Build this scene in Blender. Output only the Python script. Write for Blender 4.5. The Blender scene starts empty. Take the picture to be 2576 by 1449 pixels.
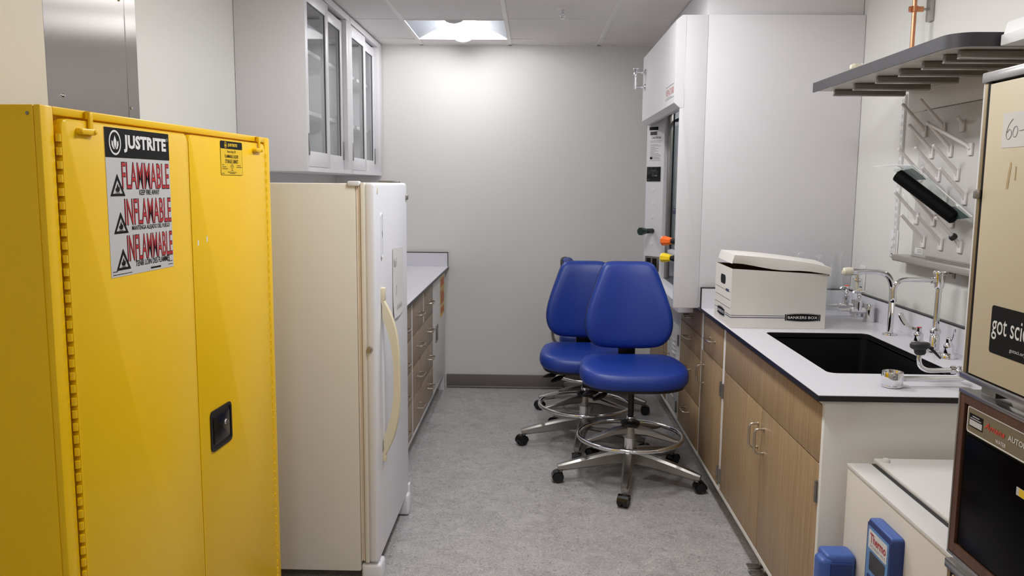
import bpy, bmesh, math, random
from mathutils import Vector as V, Matrix
random.seed(4)
SC = bpy.context.scene
COL = SC.collection
PI = math.pi

# ------------------------------------------------------------------ render look
SC.view_settings.view_transform = 'Standard'
SC.view_settings.look = 'None'
SC.view_settings.gamma = 1.0
SC.view_settings.use_curve_mapping = False
SC.view_settings.exposure = 0.97
SC.cycles.use_denoising = True
SC.cycles.max_bounces = 10
SC.cycles.diffuse_bounces = 6
SC.cycles.transparent_max_bounces = 24
SC.cycles.caustics_reflective = False
SC.cycles.caustics_refractive = False
SC.cycles.sample_clamp_indirect = 6.0

# ------------------------------------------------------------------ materials
def lin(c):
    return tuple(((x/255+0.055)/1.055)**2.4 if x > 10 else x/255/12.92 for x in c)

def pmat(name, col, rough=0.5, metal=0.0, spec=0.5, var=0.0, vscale=8.0, stretch=(1, 1, 1), bump=0.0, bscale=200.0,
         emit=None, estr=0.0, coat=0.0, aniso=0.0, detail=4.0):
    m = bpy.data.materials.new(name); m.use_nodes = True
    nt = m.node_tree; b = nt.nodes['Principled BSDF']
    c = lin(col)
    b.inputs['Base Color'].default_value = (*c, 1)
    b.inputs['Roughness'].default_value = rough
    b.inputs['Metallic'].default_value = metal
    b.inputs['Specular IOR Level'].default_value = spec
    b.inputs['Coat Weight'].default_value = coat
    b.inputs['Coat Roughness'].default_value = 0.08
    tc = nt.nodes.new('ShaderNodeTexCoord')
    mp = nt.nodes.new('ShaderNodeMapping'); mp.inputs['Scale'].default_value = stretch
    nt.links.new(tc.outputs['Object'], mp.inputs['Vector'])
    if var:
        n = nt.nodes.new('ShaderNodeTexNoise'); n.inputs['Scale'].default_value = vscale; n.inputs['Detail'].default_value = detail
        nt.links.new(mp.outputs['Vector'], n.inputs['Vector'])
        r = nt.nodes.new('ShaderNodeMapRange'); r.inputs['From Min'].default_value = 0.3; r.inputs['From Max'].default_value = 0.7
        r.inputs['To Min'].default_value = 1-var; r.inputs['To Max'].default_value = 1+var
        nt.links.new(n.outputs['Fac'], r.inputs['Value'])
        mx = nt.nodes.new('ShaderNodeVectorMath'); mx.operation = 'SCALE'
        mx.inputs[0].default_value = c
        nt.links.new(r.outputs['Result'], mx.inputs['Scale'])
        nt.links.new(mx.outputs['Vector'], b.inputs['Base Color'])
    if bump:
        n2 = nt.nodes.new('ShaderNodeTexNoise'); n2.inputs['Scale'].default_value = bscale; n2.inputs['Detail'].default_value = 2
        nt.links.new(mp.outputs['Vector'], n2.inputs['Vector'])
        bp = nt.nodes.new('ShaderNodeBump'); bp.inputs['Strength'].default_value = bump; bp.inputs['Distance'].default_value = 0.002
        nt.links.new(n2.outputs['Fac'], bp.inputs['Height'])
        nt.links.new(bp.outputs['Normal'], b.inputs['Normal'])
    if aniso:
        b.inputs['Anisotropic'].default_value = aniso; b.inputs['Anisotropic Rotation'].default_value = 0.0
        tg = nt.nodes.new('ShaderNodeTangent'); tg.direction_type = 'UV_MAP'; tg.uv_map = 'UVMap'
        nt.links.new(tg.outputs['Tangent'], b.inputs['Tangent'])
    if emit:
        b.inputs['Emission Color'].default_value = (*lin(emit), 1)
        b.inputs['Emission Strength'].default_value = estr
    return m

def glass_mat(name, tint=(0.93, 0.96, 0.95), refl=1.0, edge=0.0, rough=0.02):
    m = bpy.data.materials.new(name); m.use_nodes = True
    nt = m.node_tree; nt.nodes.clear()
    out = nt.nodes.new('ShaderNodeOutputMaterial')
    tr = nt.nodes.new('ShaderNodeBsdfTransparent'); tr.inputs['Color'].default_value = (*tint, 1)
    gl = nt.nodes.new('ShaderNodeBsdfGlossy'); gl.inputs['Roughness'].default_value = rough
    gl.inputs['Color'].default_value = (refl, refl, refl, 1)
    fr = nt.nodes.new('ShaderNodeFresnel'); fr.inputs['IOR'].default_value = 1.45
    mix = nt.nodes.new('ShaderNodeMixShader')
    ge = nt.nodes.new('ShaderNodeNewGeometry'); inv = nt.nodes.new('ShaderNodeMath'); inv.operation = 'SUBTRACT'; inv.inputs[0].default_value = 1.0
    nt.links.new(ge.outputs['Backfacing'], inv.inputs[1])
    fm = nt.nodes.new('ShaderNodeMath'); fm.operation = 'MULTIPLY'
    nt.links.new(fr.outputs['Fac'], fm.inputs[0]); nt.links.new(inv.outputs['Value'], fm.inputs[1])
    nt.links.new(fm.outputs['Value'], mix.inputs['Fac'])
    nt.links.new(tr.outputs['BSDF'], mix.inputs[1]); nt.links.new(gl.outputs['BSDF'], mix.inputs[2])
    last = mix
    if edge:
        df = nt.nodes.new('ShaderNodeBsdfDiffuse'); df.inputs['Color'].default_value = (0.8, 0.83, 0.82, 1)
        lw = nt.nodes.new('ShaderNodeLayerWeight'); lw.inputs['Blend'].default_value = 0.25
        mu = nt.nodes.new('ShaderNodeMath'); mu.operation = 'MULTIPLY'; mu.inputs[1].default_value = edge
        nt.links.new(lw.outputs['Facing'], mu.inputs[0])
        m2 = nt.nodes.new('ShaderNodeMixShader')
        nt.links.new(mu.outputs['Value'], m2.inputs['Fac'])
        nt.links.new(mix.outputs['Shader'], m2.inputs[1]); nt.links.new(df.outputs['BSDF'], m2.inputs[2])
        last = m2
    nt.links.new(last.outputs['Shader'], out.inputs['Surface'])
    return m

def floor_mat():
    m = bpy.data.materials.new('marbled_linoleum'); m.use_nodes = True
    nt = m.node_tree; b = nt.nodes['Principled BSDF']; L = nt.links
    tc = nt.nodes.new('ShaderNodeTexCoord')
    n1 = nt.nodes.new('ShaderNodeTexNoise'); n1.inputs['Scale'].default_value = 9; n1.inputs['Detail'].default_value = 6; n1.inputs['Distortion'].default_value = 1.2
    n2 = nt.nodes.new('ShaderNodeTexNoise'); n2.inputs['Scale'].default_value = 30; n2.inputs['Detail'].default_value = 4; n2.inputs['Distortion'].default_value = 3.2
    n3 = nt.nodes.new('ShaderNodeTexNoise'); n3.inputs['Scale'].default_value = 1.6; n3.inputs['Detail'].default_value = 3
    for n in (n1, n2, n3): L.new(tc.outputs['Object'], n.inputs['Vector'])
    r1 = nt.nodes.new('ShaderNodeValToRGB'); e = r1.color_ramp.elements
    e[0].position = 0.30; e[0].color = (*lin((150, 146, 146)), 1); e[1].position = 0.72; e[1].color = (*lin((176, 173, 173)), 1)
    r2 = nt.nodes.new('ShaderNodeValToRGB'); e = r2.color_ramp.elements
    e[0].position = 0.485; e[0].color = (0, 0, 0, 1); e[1].position = 0.518; e[1].color = (1, 1, 1, 1)
    k = r2.color_ramp.elements.new(0.552); k.color = (0, 0, 0, 1)
    r3 = nt.nodes.new('ShaderNodeValToRGB'); e = r3.color_ramp.elements
    e[0].position = 0.35; e[0].color = (0, 0, 0, 1); e[1].position = 0.41; e[1].color = (1, 1, 1, 1)
    L.new(n1.outputs['Fac'], r1.inputs['Fac']); L.new(n2.outputs['Fac'], r2.inputs['Fac']); L.new(n2.outputs['Fac'], r3.inputs['Fac'])
    m1 = nt.nodes.new('ShaderNodeMix'); m1.data_type = 'RGBA'; m1.inputs['B'].default_value = (*lin((210, 206, 203)), 1)
    mu = nt.nodes.new('ShaderNodeMath'); mu.operation = 'MULTIPLY'; mu.inputs[1].default_value = 0.9
    L.new(r2.outputs['Color'], mu.inputs[0]); L.new(mu.outputs['Value'], m1.inputs['Factor']); L.new(r1.outputs['Color'], m1.inputs['A'])
    m2 = nt.nodes.new('ShaderNodeMix'); m2.data_type = 'RGBA'; m2.inputs['A'].default_value = (*lin((144, 138, 137)), 1)
    L.new(r3.outputs['Color'], m2.inputs['Factor']); L.new(m1.outputs['Result'], m2.inputs['B'])
    mr = nt.nodes.new('ShaderNodeMapRange'); mr.inputs['To Min'].default_value = 0.92; mr.inputs['To Max'].default_value = 1.08
    L.new(n3.outputs['Fac'], mr.inputs['Value'])
    sc = nt.nodes.new('ShaderNodeVectorMath'); sc.operation = 'SCALE'
    L.new(m2.outputs['Result'], sc.inputs[0]); L.new(mr.outputs['Result'], sc.inputs['Scale'])
    L.new(sc.outputs['Vector'], b.inputs['Base Color'])
    b.inputs['Roughness'].default_value = 0.42
    b.inputs['Specular IOR Level'].default_value = 0.35
    return m

def wood_mat(name, c1, c2):
    m = bpy.data.materials.new(name); m.use_nodes = True
    nt = m.node_tree; b = nt.nodes['Principled BSDF']; L = nt.links
    tc = nt.nodes.new('ShaderNodeTexCoord'); mp = nt.nodes.new('ShaderNodeMapping')
    mp.inputs['Scale'].default_value = (30, 30, 1.1)
    L.new(tc.outputs['Object'], mp.inputs['Vector'])
    n = nt.nodes.new('ShaderNodeTexNoise'); n.inputs['Scale'].default_value = 3.2; n.inputs['Detail'].default_value = 7; n.inputs['Roughness'].default_value = 0.65
    L.new(mp.outputs['Vector'], n.inputs['Vector'])
    r = nt.nodes.new('ShaderNodeValToRGB'); e = r.color_ramp.elements
    e[0].position = 0.3; e[0].color = (*lin(c1), 1); e[1].position = 0.72; e[1].color = (*lin(c2), 1)
    L.new(n.outputs['Fac'], r.inputs['Fac']); L.new(r.outputs['Color'], b.inputs['Base Color'])
    b.inputs['Roughness'].default_value = 0.42
    return m

def emit_mat(name, strength, col=(0.975, 0.985, 1.0)):
    m = bpy.data.materials.new(name); m.use_nodes = True
    b = m.node_tree.nodes['Principled BSDF']
    b.inputs['Base Color'].default_value = (0.9, 0.9, 0.9, 1)
    b.inputs['Emission Color'].default_value = (*col, 1); b.inputs['Emission Strength'].default_value = strength
    return m

M = {
 'wall': pmat('wall_paint', (215, 213, 209), 0.62, spec=0.35, bump=0.08, bscale=350),
 'wallb': pmat('wall_paint_grey', (222, 220, 216), 0.6, spec=0.15, bump=0.05, bscale=350),
 'wallw': pmat('wall_paint_warm', (202, 195, 181), 0.6, spec=0.35, bump=0.08, bscale=350),
 'ceil': pmat('ceiling_tile', (238, 234, 232), 0.9, spec=0.1, var=0.02, vscale=60, bump=0.25, bscale=420),
 'grid': pmat('ceiling_grid_metal', (240, 237, 235), 0.5),
 'floor': floor_mat(),
 'base': pmat('rubber_baseboard', (112, 105, 101), 0.5, var=0.03),
 'yellow': pmat('yellow_enamel', (233, 187, 6), 0.3, spec=0.4, var=0.012, vscale=3, bump=0.04, bscale=90),
 'sticker': pmat('silver_sticker', (196, 194, 193), 0.45, var=0.01),
 'ylabel': pmat('yellow_label', (232, 190, 24), 0.4),
 'ink': pmat('black_ink', (12, 12, 13), 0.6, spec=0.2),
 'red': pmat('red_ink', (176, 30, 40), 0.5),
 'greyink': pmat('grey_ink', (138, 136, 136), 0.6),
 'white_ink': pmat('white_ink', (226, 224, 222), 0.5),
 'black': pmat('black_plastic', (14, 14, 15), 0.42, var=0.05),
 'blackg': pmat('black_gloss_plastic', (10, 10, 11), 0.2),
 'chrome': pmat('chrome', (228, 228, 230), 0.07, 1.0, var=0.01),
 'alu': pmat('polished_aluminium', (166, 162, 157), 0.32, 1.0, var=0.02),
 'nickel': pmat('satin_nickel', (196, 186, 172), 0.3, 1.0, var=0.02),
 'steel': pmat('brushed_steel', (186, 180, 176), 0.28, 1.0, var=0.03, vscale=6, stretch=(1, 60, 1), aniso=1.0),
 'steel2': pmat('dull_steel', (150, 144, 138), 0.38, 1.0, var=0.06, vscale=9),
 'trough': pmat('steel_trough', (190, 184, 178), 0.34, 1.0, var=0.03),
 'fridge': pmat('aged_cream_enamel', (226, 222, 210), 0.42, var=0.03, vscale=2.2, bump=0.05, bscale=260),
 'fridgew': pmat('white_enamel', (228, 228, 233), 0.35, var=0.01, vscale=3, bump=0.05, bscale=260),
 'gasket': pmat('yellowed_gasket', (234, 222, 206), 0.6, var=0.05, vscale=18),
 'ivory': pmat('ivory_plastic', (226, 214, 184), 0.35, var=0.02),
 'paper': pmat('white_paper', (214, 212, 210), 0.7, var=0.01),
 'casew': pmat('white_painted_steel', (222, 221, 221), 0.35, var=0.008, vscale=2),
 'hood': pmat('white_powder_coat', (218, 216, 219), 0.42, var=0.006, vscale=2),
 'cabw': pmat('warm_white_panel', (234, 231, 226), 0.4, var=0.008, vscale=2),
 'ctop': pmat('white_laminate_worktop', (216, 214, 220), 0.3, var=0.008, vscale=60),
 'cedge': pmat('black_core_edge', (19, 18, 18), 0.35, var=0.03),
 'wood': wood_mat('pale_oak_laminate', (150, 122, 88), (184, 156, 118)),
 'wood2': wood_mat('grey_oak_laminate', (146, 124, 102), (172, 152, 130)),
 'vinyl': pmat('blue_vinyl', (22, 54, 142), 0.42, spec=0.5, var=0.03, vscale=5, bump=0.06, bscale=500),
 'sink': pmat('black_epoxy', (9, 9, 10), 0.45, var=0.05),
 'carton': pmat('white_cardboard', (223, 219, 213), 0.75, var=0.015, vscale=6),
 'cardb': pmat('raw_cardboard', (120, 86, 58), 0.85, var=0.05),
 'navy': pmat('navy_ink', (58, 62, 96), 0.6),
 'copper': pmat('copper_pipe', (200, 138, 104), 0.32, 1.0, var=0.06, vscale=12),
 'galv': pmat('galvanised_steel', (180, 178, 174), 0.35, 1.0, var=0.05, vscale=30),
 'pegw': pmat('white_peg_plastic', (222, 217, 216), 0.4, var=0.01),
 'board': pmat('grey_epoxy_board', (196, 193, 190), 0.35, var=0.01),
 'shelfl': pmat('pale_shelf_laminate', (204, 200, 192), 0.4, var=0.01),
 'dkedge': pmat('dark_grey_edge', (52, 49, 54), 0.45, var=0.03),
 'glass': glass_mat('pane_glass', (0.95, 0.97, 0.97)),
 'flask': glass_mat('flask_glass', (0.985, 0.99, 0.988), 1.0, 0.22),
 'bag': glass_mat('plastic_bag', (0.80, 0.86, 0.84), 1.0, 0.5, 0.12),
 'incu': pmat('cream_enamel', (203, 189, 158), 0.38, var=0.02, vscale=3),
 'brnmet': pmat('bronzed_frame', (150, 132, 100), 0.4, 0.6, var=0.06, vscale=20),
 'silv': pmat('silver_trim', (190, 188, 186), 0.25, 1.0, var=0.04, vscale=20),
 'walnut': wood_mat('walnut_veneer', (70, 42, 30), (104, 68, 50)),
 'olive': pmat('olive_control_plate', (134, 122, 96), 0.4, 0.3, var=0.02),
 'dglass': pmat('dark_oven_glass', (4, 3, 3), 0.2, spec=0.02),
 'amared': pmat('orange_red_ink', (214, 66, 44), 0.5),
 'frz': pmat('beige_freezer_paint', (222, 216, 205), 0.42, var=0.01, vscale=3),
 'frzt': pmat('white_freezer_top', (222, 219, 216), 0.4, var=0.01),
 'bluep': pmat('blue_plastic', (66, 96, 168), 0.38, var=0.02),
 'bluel': pmat('light_blue_panel', (96, 140, 196), 0.35),
 'blued': pmat('dark_blue_plastic', (34, 54, 116), 0.42, var=0.02),
 'screen': pmat('dark_screen', (26, 22, 22), 0.25),
 'green': pmat('dark_green_knob', (18, 44, 34), 0.4),
 'orange': pmat('orange_knob', (238, 106, 26), 0.4, var=0.02),
 'yellowk': pmat('yellow_knob', (238, 206, 24), 0.4, var=0.02),
 'rubber': pmat('dark_rubber', (40, 40, 42), 0.6, var=0.04),
 'tan': pmat('tan_button', (206, 186, 136), 0.5),
 'obut': pmat('orange_button', (226, 96, 52), 0.5),
 'rbut': pmat('red_button', (190, 40, 50), 0.45),
 'hinge': pmat('grey_hinge', (150, 146, 142), 0.35, 0.9, var=0.03),
 'rubbergrey': pmat('interior_liner', (196, 198, 200), 0.4, var=0.01),
 'epoxytop': pmat('grey_epoxy_floor', (84, 84, 88), 0.4, var=0.04),
 'lamp': emit_mat('lamp_diffuser', 12.0), 'lamp2': emit_mat('lamp_diffuser_bright', 23.0), 'lamp3': emit_mat('lamp_diffuser_near', 11.0), 'lampend': pmat('lamp_end_cap', (225, 222, 224), 0.5),
 'hoodfill': emit_mat('hood_fill_glow', 5.0),  # glow of the fill panel added inside the hood
 'reflector': pmat('lamp_reflector', (110, 113, 120), 0.4, spec=0.2),
 'warn': pmat('orange_yellow_sticker', (224, 192, 108), 0.5, var=0.08, vscale=40),
 'warnred': pmat('faded_red_ink', (196, 92, 66), 0.6, var=0.1, vscale=60),
 'palered': pmat('pale_red_ink', (212, 140, 128), 0.5),
 'rollblk': pmat('matt_black_film', (5, 5, 5), 0.65, spec=0.08),
 'teal': pmat('dark_teal_print', (44, 62, 62), 0.35),
 'caulk': pmat('white_tape', (214, 212, 212), 0.5),
 'plug': pmat('pale_plastic_tube', (222, 216, 196), 0.4, var=0.02),
 'stain': pmat('brown_stain', (186, 162, 118), 0.7, var=0.2, vscale=60),
}

# ------------------------------------------------------------------ object helpers
PM = {}
def tag(o, label=None, cat=None, group=None, kind=None):
    if label: o['label'] = label
    if cat: o['category'] = cat
    if group: o['group'] = group
    if kind: o['kind'] = kind
    return o

def thing(name, label, cat, loc=(0, 0, 0), rot=0.0, group=None, kind=None):
    o = bpy.data.objects.new(name, None); COL.objects.link(o)
    o.empty_display_size = 0.1
    o.location = loc; o.rotation_euler = (0, 0, rot)
    PM[o] = Matrix.Translation(V(loc)) @ Matrix.Rotation(rot, 4, 'Z')
    return tag(o, label, cat, group, kind)

def part(name, bm, mat, parent=None, local=False, sharp=35, label=None, smooth=True):
    bmesh.ops.remove_doubles(bm, verts=bm.verts[:], dist=1e-6) if False else None
    if parent is not None and not local:
        bm.transform(PM[parent].inverted())
    bmesh.ops.recalc_face_normals(bm, faces=bm.faces[:])
    me = bpy.data.meshes.new(name); bm.to_mesh(me); bm.free()
    if smooth and len(me.polygons):
        me.polygons.foreach_set('use_smooth', [True]*len(me.polygons))
        me.set_sharp_from_angle(angle=math.radians(sharp))
    if mat == 'steel':      # grain direction for the brushed sheet
        uv = me.uv_layers.new(name='UVMap')
        for lp in me.loops:
            c = me.vertices[lp.vertex_index].co; uv.data[lp.index].uv = (c.y, c.z)
    mats = mat if isinstance(mat, (list, tuple)) else [mat]
    for m_ in mats: me.materials.append(M[m_] if isinstance(m_, str) else m_)
    o = bpy.data.objects.new(name, me); COL.objects.link(o)
    if parent is not None:
        o.parent = parent; PM[o] = PM[parent]
    else:
        PM[o] = Matrix.Identity(4)
    if label: o['label'] = label
    return o

def single(name, bm, mat, label, cat, group=None, kind=None, sharp=35):
    # one-mesh thing with its origin at the base of the mesh
    xs = [v.co.x for v in bm.verts]; ys = [v.co.y for v in bm.verts]; zs = [v.co.z for v in bm.verts]
    c = V(((min(xs)+max(xs))/2, (min(ys)+max(ys))/2, min(zs)))
    bm.transform(Matrix.Translation(-c))
    o = part(name, bm, mat, None, sharp=sharp); o.location = c
    PM[o] = Matrix.Translation(c)
    return tag(o, label, cat, group, kind)

def struct(name, bm, mat, parent=None, sharp=35):
    o = part(name, bm, mat, parent, sharp=sharp)
    if parent is None: o['kind'] = 'structure'
    return o

def B(): return bmesh.new()

def bx(bm, x0, x1, y0, y1, z0, z1, bev=0.0, seg=2, mi=0):
    x0, x1 = min(x0, x1), max(x0, x1); y0, y1 = min(y0, y1), max(y0, y1); z0, z1 = min(z0, z1), max(z0, z1)
    t = bmesh.new()
    bmesh.ops.create_cube(t, size=1.0)
    for v in t.verts:
        v.co = V(((x0+x1)/2+v.co.x*(x1-x0), (y0+y1)/2+v.co.y*(y1-y0), (z0+z1)/2+v.co.z*(z1-z0)))
    if bev > 0:
        bmesh.ops.bevel(t, geom=t.edges[:], offset=min(bev, 0.45*min(x1-x0, y1-y0, z1-z0)), segments=seg, affect='EDGES', profile=0.5)
    merge(bm, t, mi)
    return bm

def merge(bm, t, mi=0, mat=None):
    if mat is not None: t.transform(mat)
    for f in t.faces: f.material_index = mi
    me = bpy.data.meshes.new('tmp'); t.to_mesh(me); t.free(); bm.from_mesh(me); bpy.data.meshes.remove(me)

def box(*a, **k): return bx(B(), *a, **k)

class Fr:   # a flat frame: origin, u (right), v (up), n (towards the viewer)
    def __init__(s, o, u, v): s.o, s.u, s.v = V(o), V(u).normalized(), V(v).normalized(); s.n = s.u.cross(s.v)
    def p(s, a, b, c=0.0): return s.o+s.u*a+s.v*b+s.n*c
    def mat(s): return Matrix(((s.u.x, s.v.x, s.n.x, s.o.x), (s.u.y, s.v.y, s.n.y, s.o.y), (s.u.z, s.v.z, s.n.z, s.o.z), (0, 0, 0, 1)))
    def at(s, a, b, c=0): return Fr(s.p(a, b, c), s.u, s.v)

def FL(x, y, z): return Fr((x, y, z), (0, 1, 0), (0, 0, 1))      # faces +X (things on the left side)
def FRt(x, y, z): return Fr((x, y, z), (0, -1, 0), (0, 0, 1))    # faces -X (things on the right side)
def FF(x, y, z): return Fr((x, y, z), (1, 0, 0), (0, 0, 1))      # faces -Y (towards the camera)

def fbox(bm, F, a0, a1, b0, b1, c0, c1, bev=0.0, seg=2, mi=0):
    t = box(a0, a1, b0, b1, c0, c1, bev=bev, seg=seg)
    merge(bm, t, mi, F.mat()); return bm

def prism(bm, F, poly, c0, c1, bev=0.0, mi=0, bseg=2):
    t = B()
    lo = [t.verts.new((p[0], p[1], c0)) for p in poly]; hi = [t.verts.new((p[0], p[1], c1)) for p in poly]
    n = len(poly)
    t.faces.new(lo[::-1]); top = t.faces.new(hi)
    for i in range(n): t.faces.new((lo[i], lo[(i+1) % n], hi[(i+1) % n], hi[i]))
    if bev: bmesh.ops.bevel(t, geom=list(top.edges), offset=bev, segments=bseg, affect='EDGES', profile=0.5)
    merge(bm, t, mi, F.mat()); return bm

def rrect(x0, x1, y0, y1, r, seg=6):
    pts = []
    for cx, cy, a in ((x1-r, y1-r, 0), (x0+r, y1-r, 90), (x0+r, y0+r, 180), (x1-r, y0+r, 270)):
        for i in range(seg+1):
            t = math.radians(a+90*i/seg); pts.append((cx+r*math.cos(t), cy+r*math.sin(t)))
    return pts

def ring_poly(bm, F, outer, inner, c0, c1, mi=0):
    t = B(); n = len(outer)
    v = [[t.verts.new((p[0], p[1], c)) for p in poly] for poly in (outer, inner) for c in (c0, c1)]
    for i in range(n):
        j = (i+1) % n
        t.faces.new((v[1][i], v[1][j], v[3][j], v[3][i])); t.faces.new((v[0][i], v[2][i], v[2][j], v[0][j]))
        t.faces.new((v[0][i], v[0][j], v[1][j], v[1][i])); t.faces.new((v[2][i], v[3][i], v[3][j], v[2][j]))
    merge(bm, t, mi, F.mat()); return bm

def basis(d):
    d = d.normalized(); a = V((0, 0, 1)) if abs(d.z) < 0.9 else V((1, 0, 0))
    x = d.cross(a).normalized(); return x, d.cross(x).normalized()

def cyl(bm, p0, p1, r0, r1=None, n=20, cap=True, mi=0):
    p0, p1 = V(p0), V(p1); r1 = r0 if r1 is None else r1
    x, y = basis(p1-p0)
    A = [bm.verts.new(p0+(x*math.cos(2*PI*i/n)+y*math.sin(2*PI*i/n))*r0) for i in range(n)]
    Bv = [bm.verts.new(p1+(x*math.cos(2*PI*i/n)+y*math.sin(2*PI*i/n))*r1) for i in range(n)]
    fs = [bm.faces.new((A[i], A[(i+1) % n], Bv[(i+1) % n], Bv[i])) for i in range(n)]
    if cap: fs += [bm.faces.new(A[::-1]), bm.faces.new(Bv)]
    for f in fs: f.material_index = mi
    return bm

def catmull(pts, k=6, closed=False):
    P = [V(p) for p in pts]; out = []; n = len(P)
    rng = n if closed else n-1
    for i in range(rng):
        g = lambda j: P[j % n] if closed else P[max(0, min(n-1, j))]
        a, b, c, d = g(i-1), g(i), g(i+1), g(i+2)
        for s in range(k):
            t = s/k
            out.append(0.5*((2*b)+(c-a)*t+(2*a-5*b+4*c-d)*t*t+(3*b-a-3*c+d)*t**3))
    if not closed: out.append(P[-1])
    return out

def tube(bm, pts, r, n=12, smooth=0, closed=False, cap=True, mi=0, flat=None):
    # flat=(w,h,up): rectangular section instead of round
    P = catmull(pts, smooth, closed) if smooth else [V(p) for p in pts]
    R = r if isinstance(r, (list, tuple)) else [r]*len(P)
    if len(R) != len(P): R = [R[min(len(R)-1, int(i*len(R)/len(P)))] for i in range(len(P))]
    m = len(P); rings = []; px = None
    for i in range(m):
        if closed: d = P[(i+1) % m]-P[i-1]
        else: d = P[min(m-1, i+1)]-P[max(0, i-1)]
        d.normalize()
        if px is None: x, y = basis(d)
        else:
            x = (px-d*px.dot(d)).normalized(); y = d.cross(x)
        px = x
        rings.append([bm.verts.new(P[i]+(x*math.cos(2*PI*j/n)+y*math.sin(2*PI*j/n))*R[i]) for j in range(n)])
    fs = []
    for i in range(m if closed else m-1):
        a, b = rings[i], rings[(i+1) % m]
        fs += [bm.faces.new((a[j], a[(j+1) % n], b[(j+1) % n], b[j])) for j in range(n)]
    if cap and not closed: fs += [bm.faces.new(rings[0][::-1]), bm.faces.new(rings[-1])]
    for f in fs: f.material_index = mi
    return bm

def lathe(bm, prof, o, axis=(0, 0, 1), n=28, mi=0):
    o = V(o); d = V(axis).normalized(); x, y = basis(d); rings = []
    for r, z in prof:
        if r < 1e-6: rings.append([bm.verts.new(o+d*z)])
        else: rings.append([bm.verts.new(o+d*z+(x*math.cos(2*PI*i/n)+y*math.sin(2*PI*i/n))*r) for i in range(n)])
    fs = []
    for a, b in zip(rings, rings[1:]):
        for i in range(n):
            j = (i+1) % n
            if len(a) == 1 and len(b) == 1: continue
            if len(a) == 1: fs.append(bm.faces.new((a[0], b[j], b[i])))
            elif len(b) == 1: fs.append(bm.faces.new((a[i], a[j], b[0])))
            else: fs.append(bm.faces.new((a[i], a[j], b[j], b[i])))
    for f in fs: f.material_index = mi
    return bm

def beam(bm, pts, sect, up=(0, 0, 1), mi=0):
    # sweep of a rectangle (w,h per point) along pts
    P = [V(p) for p in pts]; m = len(P); rings = []
    for i in range(m):
        d = (P[min(m-1, i+1)]-P[max(0, i-1)]).normalized()
        s = d.cross(V(up)).normalized(); u = s.cross(d)
        w, h = sect[i] if isinstance(sect, list) else sect
        b = min(w, h)*0.22
        loop = [(w/2-b, h/2), (w/2, h/2-b), (w/2, -h/2+b), (w/2-b, -h/2), (-w/2+b, -h/2), (-w/2, -h/2+b), (-w/2, h/2-b), (-w/2+b, h/2)]
        rings.append([bm.verts.new(P[i]+s*a+u*c) for a, c in loop])
    fs = []
    for a, b in zip(rings, rings[1:]):
        fs += [bm.faces.new((a[j], a[(j+1) % 8], b[(j+1) % 8], b[j])) for j in range(8)]
    fs += [bm.faces.new(rings[0][::-1]), bm.faces.new(rings[-1])]
    for f in fs: f.material_index = mi
    return bm

def quad(bm, pts, mi=0):
    f = bm.faces.new([bm.verts.new(V(p)) for p in pts]); f.material_index = mi; return bm

def disc(bm, F, a, b, r, c=0.0, n=24, mi=0, sx=1.0):
    f = bm.faces.new([bm.verts.new(F.p(a+sx*r*math.cos(2*PI*i/n), b+r*math.sin(2*PI*i/n), c)) for i in range(n)]); f.material_index = mi
    return bm

def fpoly(bm, F, poly, c=0.0, mi=0):
    f = bm.faces.new([bm.verts.new(F.p(p[0], p[1], c)) for p in poly]); f.material_index = mi; return bm

def text(bm, s, F, a0, b0, w, h, c=0.0006, bold=0.0, mi=0, shear=0.0, spacing=1.0, res=2):
    # lettering s fitted to the w x h box whose lower left corner is (a0,b0) on the frame
    cu = bpy.data.curves.new('t', 'FONT'); cu.body = s; cu.offset = bold; cu.resolution_u = res; cu.shear = shear; cu.space_character = spacing
    ob = bpy.data.objects.new('t', cu)
    me = bpy.data.meshes.new_from_object(ob)
    xs = [v.co.x for v in me.vertices]; ys = [v.co.y for v in me.vertices]
    x0, x1, y0, y1 = min(xs), max(xs), min(ys), max(ys)
    for v in me.vertices:
        v.co = F.p(a0+(v.co.x-x0)/(x1-x0)*w, b0+(v.co.y-y0)/(y1-y0)*h, c)
    for p in me.polygons: p.material_index = mi
    bm.from_mesh(me)
    bpy.data.objects.remove(ob); bpy.data.curves.remove(cu); bpy.data.meshes.remove(me)
    return bm

def strokes(bm, F, a0, a1, b, h, c=0.0006, mi=0, n=6, seed=1):
    # a line of print too small to read: a broken thin strip
    rnd = random.Random(seed); a = a0
    while a < a1-0.001:
        e = min(a1, a+(a1-a0)/n*rnd.uniform(0.6, 1.3))
        fpoly(bm, F, ((a, b), (e, b), (e, b+h), (a, b+h)), c, mi); a = e+(a1-a0)*0.015
    return bm

def pull(bm, F, a0, b0, a1, b1, proj=0.034, r=0.0046):
    # wire pull from (a0,b0) to (a1,b1) on the frame
    p = [F.p(a0, b0, 0), F.p(a0, b0, proj*0.62)]
    q = [F.p(a1, b1, proj*0.62), F.p(a1, b1, 0)]
    d = (F.p(a1, b1)-F.p(a0, b0)).normalized()
    k = 0.012
    mid0 = [F.p(a0, b0, proj*0.88)+d*k*0.3, F.p(a0, b0, proj)+d*k]
    mid1 = [F.p(a1, b1, proj)-d*k, F.p(a1, b1, proj*0.88)-d*k*0.3]
    tube(bm, p+mid0+mid1+q, r, n=10)
    for a, b in ((a0, b0), (a1, b1)): cyl(bm, F.p(a, b, 0), F.p(a, b, 0.004), r*1.5, n=12)
    return bm

XL, XR, YB, ZC = -1.44, 1.55, 5.94, 2.476
YR = -3.2
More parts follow.
